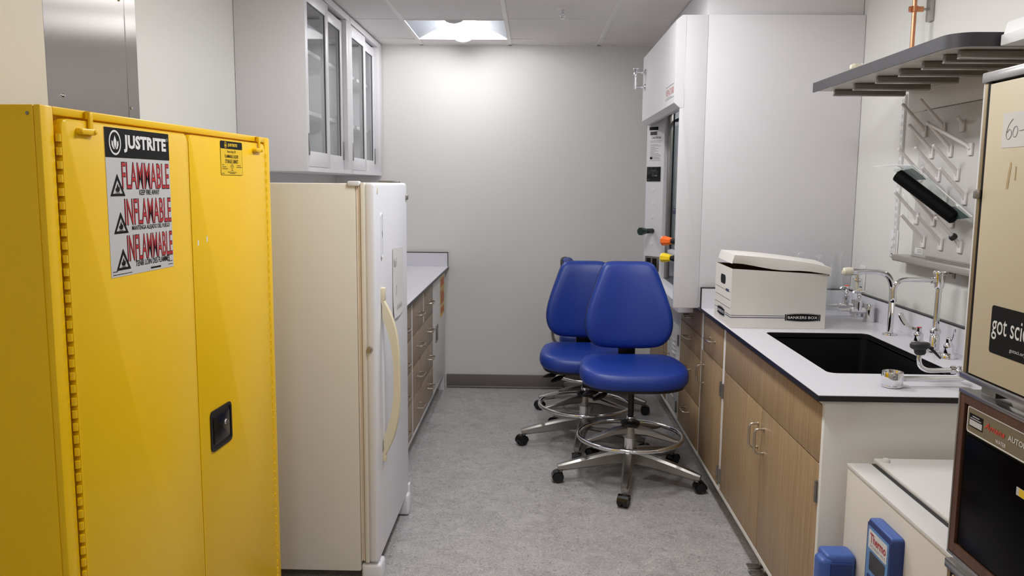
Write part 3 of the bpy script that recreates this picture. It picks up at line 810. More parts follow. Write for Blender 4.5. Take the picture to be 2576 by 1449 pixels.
# ------------------------------------------------------------------ right base cabinets
RX = .853
FRr = FRt(RX+.02, 0, 0)      # u = -Y, so a = -y
def rfront(y0, y1, z0, z1):
    b = B(); fbox(b, FRr, -y1, -y0, z0, z1, .0005, .02, bev=.0012); return b
def rbody(t, y0, y1, endpanel=False):
    b = B()
    if endpanel:
        bx(b, RX+.0205, 1.54, y0, y1, .13, .15); bx(b, RX+.0205, 1.54, y0, y0+.018, .15, .884); bx(b, RX+.0205, 1.54, y1-.018, y1, .15, .884)
        bx(b, 1.525, 1.54, y0+.018, y1-.018, .15, .884); bx(b, RX+.0205, RX+.035, y0+.018, y1-.018, .15, .884)
    else: bx(b, RX+.0205, 1.54, y0, y1, .13, .884)
    bx(b, RX+.07, 1.54, y0+(.03 if endpanel else 0), y1, 0, .13)
    for a0, a1, z0, z1 in ((y0, y0+.008, .135, .884), (y1-.020, y1, .135, .884)): bx(b, RX+.0005, RX+.0205, a0, a1, z0, z1, bev=.001)
    bx(b, RX+.0005, RX+.0205, y0, y1, .112, .133, bev=.002); bx(b, RX+.0005, RX+.0205, y0+.008, y1-.02, .866, .884)
    part('body', b, 'cabw', t)
def rpull(d, y0, z0, y1, z1): part('handle', pull(B(), FRt(RX, 0, 0), -y1, z1, -y0, z0), 'nickel', d, label='satin metal pull')
def door_hinge(d, y, z):
    b = B(); F = FRt(RX, 0, 0)
    fbox(b, F, -y-.011, -y+.011, z-.033, z+.033, -.004, .003, bev=.001)
    cyl(b, F.p(-y, z-.033, .004), F.p(-y, z+.033, .004), .0048, n=12)
    for q in (-.011, .011): bx(b, RX-.0095, RX-.001, y-.0052, y+.0052, z+q-.0006, z+q+.0006)
    part('hinge', b, 'hinge', d, label='grey metal hinge')
U1 = thing('sink_cabinet', 'oak-front sink base cabinet with two doors and a white end panel', 'base cabinet', (1.2, 2.98, 0))
rbody(U1, 2.365, 3.618, True)
b = B(); bx(b, RX-.001, 1.54, 2.345, 2.3635, .10, .8845, bev=.001); part('end_panel', b, 'cabw', U1, label='white end panel')
b = rfront(2.368, 3.590, .687, .862); part('apron_panel', b, 'wood', U1)
d1 = part('door', rfront(2.983, 3.590, .136, .683), 'wood', U1); d2 = part('door', rfront(2.368, 2.979, .136, .683), 'wood', U1)
rpull(d1, 3.02, .523, 3.02, .615); rpull(d2, 2.945, .523, 2.945, .615)
door_hinge(d1, 3.597, .59); door_hinge(d1, 3.597, .195); door_hinge(d2, 2.374, .598); door_hinge(d2, 2.374, .2)
U2 = thing('drawer_and_door_cabinet', 'narrow oak-front base cabinet with one drawer over one door beside the sink cabinet', 'base cabinet', (1.2, 3.87, 0))
rbody(U2, 3.622, 4.098)
d = part('drawer', rfront(3.650, 4.068, .687, .862), 'wood', U2); rpull(d, 3.80, .775, 3.91, .775)
d = part('door', rfront(3.650, 4.094, .136, .683), 'wood', U2); rpull(d, 4.03, .523, 4.03, .615); door_hinge(d, 3.643, .59); door_hinge(d, 3.643, .195)
U3 = thing('four_drawer_cabinet', 'oak-front base cabinet with four drawers at the near corner of the fume hood', 'base cabinet', (1.2, 4.4, 0))
rbody(U3, 4.102, 4.722)
for z0, z1, hz in ((.741, .862, .80), (.621, .737, .682), (.372, .617, .515), (.136, .368, .275)):
    d = part('drawer', rfront(4.128, 4.70, z0, z1), 'wood', U3); rpull(d, 4.365, hz, 4.475, hz)
U4 = thing('vented_cabinet', 'white metal cabinet with louvred door under the fume hood', 'base cabinet', (1.2, 4.93, 0))
rbody(U4, 4.726, 5.135)
part('upper_panel', rfront(4.745, 5.115, .689, .862), 'casew', U4)
d = part('door', rfront(4.745, 5.09, .146, .682), 'casew', U4); door_hinge(d, 4.752, .60); door_hinge(d, 4.752, .2)
rpull(d, 5.055, .46, 5.055, .55)
b = B(); F = FRt(RX, 0, 0)
for zb in (.50, .235):
    for k in range(4):
        z = zb+k*.026
        t_ = B(); bx(t_, -.045, .045, 0, .014, 0, .007, bev=.002); merge(b, t_, 0, F.at(-4.87, z, -.001).mat() @ Matrix.Rotation(math.radians(35), 4, 'X'))
part('louvre', b, 'casew', d)
U5 = thing('door_cabinet', 'oak-front base cabinet between the white vented cabinet and the back wall', 'base cabinet', (1.2, 5.5, 0))
rbody(U5, 5.139, 5.93)
part('door', rfront(5.165, 5.90, .136, .862), 'wood', U5)
single('worktop', box(.83, 1.54, 5.262, 5.935, .887, .905), 'ctop', 'short white worktop behind the fume hood in the back corner', 'worktop')

# worktop with the sink cut out
def cut_slab(bm, x0, x1, y0, y1, hole, z0, z1, mi):
    X0, X1, Y0, Y1 = hole
    n = len(rrect(X0, X1, Y0, Y1, .03, 5))
    inner = rrect(X0, X1, Y0, Y1, .03, 5)
    outer = []
    for p in inner:
        # project each inner point outwards to the outer rectangle
        px, py = p; cx, cy = (X0+X1)/2, (Y0+Y1)/2
        dx, dy = px-cx, py-cy
        k = min(((x1-cx) if dx > 0 else (x0-cx))/dx if abs(dx) > 1e-9 else 9e9, ((y1-cy) if dy > 0 else (y0-cy))/dy if abs(dy) > 1e-9 else 9e9)
        outer.append([cx+dx*k, cy+dy*k])
    # snap one point per corner
    for cxn, cyn in ((x0, y0), (x1, y0), (x0, y1), (x1, y1)):
        i = min(range(n), key=lambda q: (outer[q][0]-cxn)**2+(outer[q][1]-cyn)**2); outer[i] = [cxn, cyn]
    ring_poly(bm, Fr((0, 0, 0), (1, 0, 0), (0, 1, 0)), [tuple(o) for o in outer], inner, z0, z1, mi)
SINK = (.955, 1.372, 2.612, 3.355)
RWT = thing('worktop', 'white laminate worktop with black edges around the black sink', 'worktop', (1.19, 3.15, .886))
b = B()
cut_slab(b, .8255, 1.545, 2.325, 4.03, SINK, .8865, .9032, 0)
cut_slab(b, .8240, 1.545, 2.3235, 4.03, (SINK[0]-.0005, SINK[1]+.0005, SINK[2]-.0005, SINK[3]+.0005), .9033, .905, 1)
part('slab', b, ('cedge', 'ctop'), RWT)
b = B()
bx(b, 1.532, 1.548, 2.325, 4.012, .9055, 1.003, mi=1); bx(b, 1.530, 1.549, 2.325, 4.0125, 1.003, 1.008, mi=0)
bx(b, .823, 1.53, 4.002, 4.0185, .9055, 1.003, mi=1); bx(b, .819, 1.531, 4.001, 4.0187, 1.003, 1.0075, mi=0); bx(b, .819, .8235, 4.001, 4.0186, .9055, 1.003, mi=0)
part('backsplash', b, ('cedge', 'ctop'), RWT)
b = B(); X0, X1, Y0, Y1 = SINK
ring_poly(b, Fr((0, 0, 0), (1, 0, 0), (0, 1, 0)), rrect(X0-.004, X1+.004, Y0-.004, Y1+.004, .034, 5), rrect(X0+.004, X1-.004, Y0+.004, Y1-.004, .028, 5), .64, .8860)
prism(b, Fr((0, 0, 0), (1, 0, 0), (0, 1, 0)), rrect(X0-.004, X1+.004, Y0-.004, Y1+.004, .034, 5), .625, .64)
ring_poly(b, Fr((0, 0, 0), (1, 0, 0), (0, 1, 0)), rrect(X0-.012, X1+.012, Y0-.012, Y1+.012, .034, 5), rrect(X0+.004, X1-.004, Y0+.004, Y1-.004, .028, 5), .880, .8862)
SK = thing('sink', 'deep black epoxy sink set into the white worktop', 'sink', (1.16, 2.98, .625))
part('basin', b, 'sink', SK)
b = B(); lathe(b, [(0, .6405), (.03, .6405), (.04, .643), (.045, .6402)], (1.16, 2.98, 0)); part('drain', b, 'chrome', SK)

# foot pedals under the sink cabinet
t = thing('foot_pedal_valve', 'pair of dark metal foot pedals below the sink cabinet', 'foot pedal', (.93, 3.03, 0))
for y0, y1, sgn in ((3.036, 3.078, 0), (2.982, 3.022, 1)):
    b = B(); bx(b, .846, .892, y0, y1, .026, .032, bev=.0015); bx(b, .888, .915, y0+.01, y1-.01, .026, .040, bev=.002)
    part('pedal', b, 'steel2', t)
b = B(); bx(b, .915, .922, 2.975, 3.085, .0, .07, bev=.002); part('mount', b, 'steel2', t)
b = B()
for y in (3.056, 3.0): cyl(b, (.897, y, .03), (.897, y, .058), .007); 
part('spring', b, 'chrome', t)

# ------------------------------------------------------------------ fume hood
FH = thing('fume_hood', 'tall white fume hood with a sash, coloured knobs and header panel', 'fume hood', (1.12, 4.63, .905))
b = B(); bx(b, .812, 1.548, 4.021, 4.035, .906, 2.305, bev=.001); part('side_panel', b, 'hood', FH)
b = B(); prism(b, Fr((0, 4.034, 0), (1, 0, 0), (0, 0, 1)), [(.690, .903), (.8115, .903), (.8115, 2.304), (.7085, 2.304), (.7085, 1.8715), (.690, 1.8715)], 0, .0145, bev=.0015) 
# near post: return and angled control face (turned towards the aisle)
prism(b, Fr((0, 0, .905), (1, 0, 0), (0, 1, 0)), [(.691, 4.034), (.691, 4.045), (.790, 4.145), (.812, 4.145), (.812, 4.034)], 0, 1.39)
npost = part('near_post', b, 'hood', FH)
b = B(); prism(b, Fr((0, 0, .905), (1, 0, 0), (0, 1, 0)), [(.700, 5.238), (.700, 5.215), (.790, 5.115), (.812, 5.115), (.812, 5.238)], 0, 1.385); fpost = part('far_post', b, 'hood', FH)
b = B(); bx(b, .812, 1.548, 5.226, 5.238, .906, 2.305); part('far_side_panel', b, 'hood', FH)
b = B()
b.free()
for y0_, y1_ in ((5.080, 5.226), (4.036, 4.16)): part('sash_track', box(.812, .835, y0_, y1_, .931, 2.19, bev=.001), 'hinge', FH, label='grey sash track')
# header
b = B(); prism(b, Fr((0, 4.0195, 0), (1, 0, 0), (0, 0, 1)), [(.708, 1.872), (.688, 1.873), (.661, 1.896), (.661, 2.280), (.689, 2.303), (.708, 2.304)], -1.185, 0)
bx(b, .7085, .83, 4.0345, 5.2, 2.292, 2.304); bx(b, .815, .83, 4.0345, 5.2, 1.93, 2.292)
hdr = part('header_panel', b, 'hood', FH)
b = B(); bx(b, .6595, .662, 5.165, 5.168, 1.896, 2.28); part('header_seam', b, 'grid', FH)
FHd = FRt(.6605, 0, 0)
b = B(); 
text(b, 'VENTURI', FHd, -4.275, 1.944, .235, .034, .0006, bold=.0)
part('lettering', b, 'palered', hdr)
b = B(); fbox(b, FHd, -4.285, -4.03, 1.990, 1.9915, .0003, .0006); fbox(b, FHd, -4.285, -4.03, 1.928, 1.9295, .0003, .0006); fbox(b, FHd, -4.285, -4.1, 1.935, 1.937, .0003, .0006); part('label_lines', b, 'greyink', hdr)
# vacuum breaker on the header
b = B(); F = FRt(.661, 5.095, 0)
for z in (2.18, 2.092):
    lathe(b, [(0, .010), (.008, .010), (.018, .004), (.021, 0)], F.p(0, z, 0), (-1, 0, 0))
    cyl(b, F.p(0, z, .005), F.p(0, z, .062), .0075); lathe(b, [(.0075, 0), (.011, .001), (.011, .012), (.0075, .013)], F.p(0, z, .018), (-1, 0, 0))
cyl(b, F.p(0, 2.08, .06), F.p(0, 2.12, .06), .0085); cyl(b, F.p(0, 2.12, .06), F.p(0, 2.16, .06), .006); lathe(b, [(.006, 2.155), (.011, 2.158), (.012, 2.185), (.009, 2.19), (.016, 2.196), (.017, 2.205), (.012, 2.210), (0, 2.211)], F.p(0, 0, .06))
part('vacuum_breaker', b, 'chrome', FH, label='chrome pipe fitting')
# far post fittings: frame lies on the angled face
du = V((.09, -.10, 0)).normalized()
FP = Fr((.700, 5.215, 0), du, (0, 0, 1)); FPl = .1345
b = B(); fbox(b, FP, .015, .085, 1.805, 1.862, 0, .0008, mi=0); fbox(b, FP, .015, .085, 1.842, 1.862, .0009, .0011, mi=1); fbox(b, FP, .022, .078, 1.811, 1.834, .0009, .0011, mi=2)
lb = part('asset_label', b, ('paper', 'ink', 'greyink'), fpost, label='small black and white label')
b = B()
for k in range(14): fbox(b, FP, .024+k*.0037, .0255+k*.0037+(.001 if k % 3 else 0), .0 + 1.813, 1.832, .0012, .0014)
part('barcode', b, 'ink', lb)
b = B(); text(b, 'CAUTION', FP, .034, 1.789, .072, .013, .0008, bold=.01)
cl = part('caution_lettering', b, 'ink', fpost)
b = B()
for k in range(13):
    if k in (2,): continue
    strokes(b, FP, .022 if k < 2 else .026, (.115, .108, 0, .085, .112, .065, .09, .07, .086, .062, .092, .108, .112)[k], 1.775-k*.0078, .0022, .0008, n=6, seed=k)
strokes(b, FP, .05, .1, 1.672, .003, .0008, n=4, seed=31); strokes(b, FP, .05, .105, 1.664, .003, .0008, n=4, seed=32); strokes(b, FP, .02, .112, 1.655, .002, .0008, n=6, seed=33)
part('small_print', b, 'greyink', fpost)
b = B(); fbox(b, FP, .024, .044, 1.664, 1.678, .0004, .0008); part('symbol', b, 'ink', fpost)
b = B(); fbox(b, FP, .004, .113, 1.527, 1.617, 0, .004, bev=.001); cp = part('monitor_panel', b, 'blackg', fpost, label='black airflow monitor panel')
b = B(); n = 16
for a in (.026, .055, .084): ring_poly(b, FP, [(a+.0088*math.cos(2*PI*i/n), 1.583+.0068*math.sin(2*PI*i/n)) for i in range(n)], [(a+.0078*math.cos(2*PI*i/n), 1.583+.0058*math.sin(2*PI*i/n)) for i in range(n)], .0043, .0045)
ring_poly(b, FP, rrect(.048, .062, 1.557, 1.569, .003, 3), rrect(.0492, .0608, 1.5582, 1.5678, .002, 3), .0043, .0045)
strokes(b, FP, .036, .078, 1.594, .0018, .0045, n=5, seed=2); strokes(b, FP, .067, .09, 1.564, .0025, .0045, n=3, seed=4); strokes(b, FP, .067, .09, 1.559, .0025, .0045, n=3, seed=5); strokes(b, FP, .012, .03, 1.537, .002, .0045, n=2, seed=6)
part('monitor_marks', b, 'greyink', cp)
for z in (1.475, 1.391, 1.305, 1.137):
    b = B(); lathe(b, [(0, .002), (.011, .002), (.0125, .0008), (.0125, 0)], FP.p(.055, z, 0), FP.n); part('plug_button', b, 'casew', fpost)
def knob(par, F, a, z, mat):
    o = F.p(a, z, 0); d = F.n
    b = B(); lathe(b, [(0, 0), (.014, 0), (.0155, .004), (.0155, .052), (.012, .056), (.012, .07), (0, .07)], o, d, n=20)
    s = part('valve_stem', b, 'black', par)
    b = B(); n = 8; x, y = basis(d); rings = []
    for r, h in ((.013, .066), (.018, .070), (.026, .112), (.024, .120), (.0, .122)):
        rings.append([o+d*h+(x*math.cos(2*PI*i/16)+y*math.sin(2*PI*i/16))*r*(1 if i % 2 else .9) for i in range(16)])
    rv = [[b.verts.new(p) for p in rg] for rg in rings[:-1]]; c = b.verts.new(o+d*.122); c0 = b.verts.new(o+d*.066)
    for p, q in zip(rv, rv[1:]):
        for i in range(16): b.faces.new((p[i], p[(i+1) % 16], q[(i+1) % 16], q[i]))
    for i in range(16): b.faces.new((rv[-1][i], rv[-1][(i+1) % 16], c)); b.faces.new((rv[0][(i+1) % 16], rv[0][i], c0))
    part('knob', b, mat, par, sharp=20)
knob(fpost, FP, .062, 1.219, 'green')
FN = Fr((.691, 4.045, 0), V((-.099, -.10, 0)).normalized(), (0, 0, 1))
FN = Fr((.790, 4.145, 0), (-.7036, -.7107, 0), (0, 0, 1))
knob(npost, FN, .075, 1.224, 'orange'); knob(npost, FN, .075, 1.138, 'yellowk')
# duplex outlet on the far post
b = B(); fbox(b, FP, -.004+.012, .122, .965, 1.059, 0, .003, bev=.001); oc = part('outlet', b, 'steel2', fpost, label='steel outlet plate')
b = B()
for a in (.022, .07): fbox(b, FP, a, a+.034, .985, 1.047, .003, .0045, bev=.001)
part('socket', b, 'ink', oc)
# sill, sash and interior
b = B(); prism(b, Fr((0, 4.146, 0), (1, 0, 0), (0, 0, 1)), [(.735, .860), (.735, .905), (.752, .925), (.812, .925), (.812, .860)], -.968, 0); part('sill', b, 'hood', FH)
b = B()
bx(b, .836, .858, 4.05, 5.20, 1.078, 1.112, bev=.003); bx(b, .822, .838, 4.16, 5.08, 1.082, 1.108, bev=.004)

sash = part('sash', b, 'hood', FH, label='white sash rail')
b = B(); bx(b, .846, .851, 4.06, 5.19, 1.112, 1.86); part('pane', b, 'glass', sash)
b = B(); bx(b, .838, .845, 5.0785, 5.0855, 1.09, 2.2); bx(b, .838, .860, 4.06, 5.08, 1.885, 1.897); part('sash_seal', b, 'ink', sash)
b = B(); fbox(b, FRt(.8455, 0, 0), -5.07, -4.93, 1.33, 1.355, 0, .0006); fbox(b, FRt(.8455, 0, 0), -5.07, -4.93, 1.375, 1.377, 0, .0006); strokes(b, FRt(.8455, 0, 0), -5.06, -4.94, 1.36, .006, .0006, n=5); part('sash_sticker', b, 'navy', sash)
b = B(); bx(b, .86, 1.545, 4.036, 4.044, .93, 2.2); bx(b, .86, 1.545, 5.215, 5.225, .93, 2.2); bx(b, 1.40, 1.41, 4.045, 5.214, .95, 2.2); bx(b, .86, 1.545, 4.036, 5.225, 2.2, 2.21)
part('liner', b, 'rubbergrey', FH)
b = B(); bx(b, .812, 1.545, 4.037, 5.225, .907, .93, bev=.003); part('work_surface', b, 'epoxytop', FH)
b = B(); bx(b, 1.05, 1.2, 4.3, 4.95, 2.17, 2.199, bev=.004); part('hood_fill', b, 'hoodfill', FH, label='unseen glowing panel added to brighten the hood interior')  # unseen fill light, added so the hood interior is not black
b = B(); bx(b, 1.0, 1.16, 5.205, 5.2145, 1.45, 1.62, bev=.002); part('liner_plate', b, 'casew', FH)
b = B(); bx(b, .818, 1.547, 4.052, 5.232, 2.308, 2.4745, bev=.001); bx(b, .822, 1.54, 4.056, 5.228, 2.304, 2.31); part('top_enclosure', b, 'hood', FH)

# ------------------------------------------------------------------ lab chairs
def loft(bm, rings, cap0=True, cap1=True, mi=0):
    n = len(rings[0]); R = [[bm.verts.new(p) for p in r] for r in rings]
    fs = []
    for a, c in zip(R, R[1:]): fs += [bm.faces.new((a[i], a[(i+1) % n], c[(i+1) % n], c[i])) for i in range(n)]
    for r, do in ((R[0][::-1], cap0), (R[-1], cap1)):
        if do:
            ctr = bm.verts.new(sum((v.co for v in r), V())/n)
            fs += [bm.faces.new((r[i], r[(i+1) % n], ctr)) for i in range(n)]
    for f in fs: f.material_index = mi
    return bm

SEAT_OUT = [(.0, -.232), (.10, -.230), (.19, -.212), (.25, -.168), (.268, -.09), (.264, 0), (.254, .09), (.234, .165), (.17, .212), (.0, .222),
            (-.17, .212), (-.234, .165), (-.254, .09), (-.264, 0), (-.268, -.09), (-.25, -.168), (-.19, -.212), (-.10, -.230)]
BACK_OUT = [(.0, .460), (.085, .459), (.125, .448), (.148, .415), (.172, .350), (.200, .270), (.222, .190), (.2285, .120), (.212, .058), (.170, .016), (.10, .002), (0, .0),
            (-.10, .002), (-.170, .016), (-.212, .058), (-.2285, .120), (-.222, .190), (-.200, .270), (-.172, .350), (-.148, .415), (-.125, .448), (-.085, .459)]

def chair(loc, rot, base_rot, drop, label, lev=True, seat_rot=0.0, tilt=-7):
    t = thing('lab_chair', label, 'chair', (loc[0], loc[1], 0), rot, 'blue lab chairs')
    L = lambda n, b, m, p=t, **k: part(n, b, m, p, local=True, **k)
    # five-star base
    b = B(); lathe(b, [(0, .095), (.042, .095), (.046, .11), (.046, .142), (.038, .158), (.030, .165), (0, .165)], (0, 0, 0)); L('base_hub', b, 'alu')
    for k in range(5):
        a = base_rot-rot+2*PI*k/5; d = V((math.cos(a), math.sin(a), 0))
        b = B()
        beam(b, [d*.03+V((0, 0, .127)), d*.12+V((0, 0, .119)), d*.24+V((0, 0, .100)), d*.345+V((0, 0, .082)), d*.372+V((0, 0, .078))],
             [(.062, .080), (.054, .068), (.046, .054), (.040, .038), (.030, .030)])
        cyl(b, d*.357+V((0, 0, .088)), d*.357+V((0, 0, .058)), .0125)
        lg = L('base_leg', b, 'alu')
        # twin-wheel caster
        rnd = random.Random(k*7+int(loc[1]*10)); ca = a+rnd.uniform(-.7, .7); cd = V((math.cos(ca), math.sin(ca), 0)); cn = V((-cd.y, cd.x, 0))
        o = d*.357+cd*.014+V((0, 0, .0285))
        b = B()
        for s in (-1, 1):
            lathe(b, [(0, .0), (.020, .0), (.0275, .002), (.0285, .006), (.0285, .017), (.0265, .0205), (.0225, .0205), (.0215, .0185), (0, .0185)], o+cn*s*.004, cn*s, n=24)
        cs_ = L('caster', b, 'black', lg)
        b = B()
        prof = []
        for q in range(9):
            an = math.radians(-10+200*q/8)
            prof.append(an)
        for q in range(8):
            p0, p1 = prof[q], prof[q+1]
            pts = []
            for an in (p0, p1):
                rr = .0315
                pts.append(o+cd*math.cos(an)*rr*-1+V((0, 0, math.sin(an)*rr)))
            quad(b, [pts[0]-cn*.0255, pts[0]+cn*.0255, pts[1]+cn*.0255, pts[1]-cn*.0255])
        cyl(b, d*.357+V((0, 0, .064)), d*.357+V((0, 0, .040)), .010); 
        L('caster_hood', b, 'blackg', lg)
    # column, spider and foot ring
    b = B(); lathe(b, [(.030, .16), (.030, .232), (.026, .236), (.0, .236)], (0, 0, 0)); L('column', b, 'chrome')
    b = B(); lathe(b, [(.0305, .225), (.037, .228), (.038, .262), (.034, .285), (.026, .29), (0, .29)], (0, 0, 0))
    for a in (198, 342, 48, 132):
        a = math.radians(a)-rot; d = V((math.cos(a), math.sin(a), 0))
        beam(b, [d*.02+V((0, 0, .266)), d*.09+V((0, 0, .262)), d*.16+V((0, 0, .246)), d*.225+V((0, 0, .231)), d*.262+V((0, 0, .226))], [(.050, .05), (.044, .036), (.038, .024), (.032, .016), (.026, .012)])
    L('ring_bracket', b, 'alu', label='grey spider bracket')
    b = B(); tube(b, [(.263*math.cos(2*PI*i/48), .263*math.sin(2*PI*i/48), .234) for i in range(48)], .0115, n=12, closed=True); L('foot_ring', b, 'chrome')
    b = B(); lathe(b, [(0, .289), (.040, .289), (.049, .296), (.049, .306), (.036, .314), (0, .314)], (0, 0, 0)); L('collar', b, 'black')
    b = B(); lathe(b, [(.022, .31), (.023, .335), (.019, .34), (0, .34)], (0, 0, 0)); L('collar_ring', b, 'chrome')
    dz = -drop
    b = B(); cyl(b, (0, 0, .33), (0, 0, .505+dz), .0155); L('gas_lift', b, 'black')
    # everything above turns with the seat
    S = Matrix.Translation((0, 0, dz)) @ Matrix.Rotation(seat_rot, 4, 'Z')
    b = B(); bx(b, -.075, .075, -.10, .12, .492, .528, bev=.012, seg=3); bx(b, -.15, .15, -.12, .15, .522, .532, bev=.003); b.transform(S); L('mechanism', b, 'black')
    if lev:
        for x0, y0, x1, y1, z1 in ((-.08, -.04, -.19, -.10, .448), (-.08, -.02, -.235, -.075, .468)):
            b = B(); p0, p1 = V((x0, y0, .488)), V((x1, y1, z1)); d = (p1-p0).normalized()
            tube(b, [p0, p0+d*.05, p1-d*.05], .0045, n=8)
            beam(b, [p1-d*.065, p1-d*.045, p1-d*.02, p1+d*.012], [(.016, .016), (.030, .022), (.032, .018), (.018, .008)])
            b.transform(S); L('lever', b, 'black')
    # seat pad with a waterfall front
    oc_ = [V((p.x, p.y, 0)) for p in catmull([(x, y, 0) for x, y in SEAT_OUT], 4, True)]
    rings = []
    for sc, z in ((.80, .527), (.90, .531), (.962, .542), (.992, .556), (1.0, .571), (.990, .589), (.960, .604), (.91, .611), (.78, .612), (.5, .607), (.25, .605)):
        r = []
        for p in oc_:
            q = p*sc
            zz = z
            if q.y < -.06: zz -= .75*(-.06-q.y)**2
            zz += .14*(q.x/.27)**2*.06*(1 if z > .58 else .0)
            if q.y > .1: zz += .5*(q.y-.1)**2
            r.append(V((q.x, q.y, zz)))
        rings.append(r)
    b = B(); loft(b, rings); b.transform(S); L('seat', b, 'vinyl', sharp=70)
    b = B(); loft(b, [[V((p.x*.93, p.y*.93, z-(.75*(-.06-p.y*.93)**2 if p.y*.93 < -.06 else 0))) for p in oc_] for z in (.5245, .536)]); b.transform(S); L('seat_shell', b, 'black')
    # backrest, leaning back
    A = S @ Matrix.Translation((0, .215, .645)) @ Matrix.Rotation(math.radians(tilt), 4, 'X')
    ob = [V((p.x, 0, p.y)) for p in catmull([(x, z, 0) for x, z in BACK_OUT], 4, True)]
    cz = .205
    def brings(spec):
        out = []
        for sc, y in spec:
            r = []
            for p in ob:
                x, z = p.x*sc, cz+(p.z-cz)*sc
                bow = -.9*(x**2) - .16*max(0, z-.28)**2*0 + .35*((z-.16)**2)*.6
                r.append(V((x, y+bow*1.0, z)))
            out.append(r)
        return out
    b = B(); loft(b, brings([(.97, .0), (.995, -.006), (1.0, -.016), (.985, -.028), (.95, -.038), (.88, -.045), (.7, -.047), (.4, -.046), (.2, -.045)])); b.transform(A); L('backrest', b, 'vinyl', sharp=70)
    b = B(); loft(b, brings([(.985, -.003), (1.006, .002), (1.004, .010), (.96, .016), (.5, .020)])); b.transform(A); L('back_shell', b, 'black')
    b = B()
    tube_pts = [(0, .08, .505), (0, .20, .505), (0, .265, .53), (0, .285, .60), (0, .278, .72), (0, .272, .80)]
    P = catmull(tube_pts, 5)
    beam(b, P, (.062, .010), up=(0, -1, .01)); 
    b.transform(S); L('back_bar', b, 'alu', label='grey curved back support bar')
    b = B(); bx(b, -.045, .045, .242, .262, .60, .73, bev=.006); b.transform(S); L('back_mount', b, 'black')
    return t
chair((.500, 4.066), 0.0, math.radians(188), 0.0, 'nearest blue lab chair, in front, with its seat highest')
chair((.305, 4.66), 0.0, math.radians(188), .055, 'blue lab chair in the middle, just behind the nearest one')
chair((.41, 5.44), math.radians(80), math.radians(190), .09, 'farthest blue lab chair, turned sideways and mostly hidden behind the other two', tilt=2)

# ------------------------------------------------------------------ carton on the worktop
BX = thing('file_box', 'white cardboard file box with a crooked lid on the right worktop', 'box', (1.03, 3.59, .9055))
x0, x1, y0, y1, z0 = .832, 1.229, 3.442, 3.748, .9055
def zt(x, y): return 1.157-(x-x0)/(x1-x0)*.020
b = B(); th = .004
fr = [(x0, y0), (x1, y0), (x1, y1), (x0, y1)]
inn = [(x0+th, y0+th), (x1-th, y0+th), (x1-th, y1-th), (x0+th, y1-th)]
vo = [[b.verts.new((x, y, z0)) for x, y in fr], [b.verts.new((x, y, zt(x, y))) for x, y in fr]]
vi = [[b.verts.new((x, y, z0+.004)) for x, y in inn], [b.verts.new((x, y, zt(x, y))) for x, y in inn]]
b.faces.new(vo[0][::-1])
for i in range(4):
    j = (i+1) % 4
    b.faces.new((vo[0][i], vo[0][j], vo[1][j], vo[1][i]))
    f = b.faces.new((vi[0][j], vi[0][i], vi[1][i], vi[1][j])); f.material_index = 1
    f = b.faces.new((vo[1][i], vo[1][j], vi[1][j], vi[1][i])); f.material_index = 1
f = b.faces.new(vi[0]); f.material_index = 1
part('body', b, ('carton', 'cardb'), BX)
Ff = FF(x0, y0, z0); Fl = Fr((x0, y1, z0), (0, -1, 0), (0, 0, 1))
b = B(); prism(b, Fl, rrect(.105, .195, .172, .212, .017, 5), .0, .0008); part('hand_hole', b, 'ink', BX, label='dark hand hole')
b = B(); fbox(b, Ff, .001, .232, .0525, .0545, 0, .0006); fbox(b, Ff, .001, .232, .0435, .0465, 0, .0006)
fbox(b, Fl, .212, .305, .0525, .0545, 0, .0006); fbox(b, Fl, .212, .305, .0435, .0465, 0, .0006); fbox(b, Fl, 0, .05, .0545, .056, 0, .0006)
for z in (.150, .115, .080): fbox(b, Fl, .012, .29, z, z+.0013, 0, .0006)
fbox(b, Fl, .208, .262, .147, .158, 0, .0008)
part('printed_lines', b, 'navy', BX, label='navy printed lines')
def logo(F, a0, a1, z0_, z1_, name):
    am, zm = (a0+a1)/2, (z0_+z1_)/2; w2, h2 = (a1-a0)/2, (z1_-z0_)/2
    def oc(k, c): return [(am+w2*k*math.copysign(1, 1)*s, zm+h2*k*t_) for s, t_ in ((-1, -.72), (-.5, -.92), (0, -1), (.5, -.92), (1, -.72), (1, .72), (.5, .92), (0, 1), (-.5, .92), (-1, .72))]
    b = B(); fpoly(b, F, oc(1, 0), .0006); lg = part('logo_badge', b, 'ink', BX, label='black printed badge')
    b = B(); o1, o2 = oc(.93, 0), oc(.90, 0)
    ring_poly(b, F, o1, [(am+(p[0]-am)*.985, zm+(p[1]-zm)*.93) for p in o1], .0007, .0009)
    text(b, 'BANKERS BOX', F, am-w2*.84, zm-h2*.30, w2*1.68, h2*.62, .0010, bold=.012)
    part('lettering', b, 'white_ink', lg)
logo(Ff, .229, .377, .029, .066, 'f'); logo(Fl, .06, .20, .026, .068, 'l')
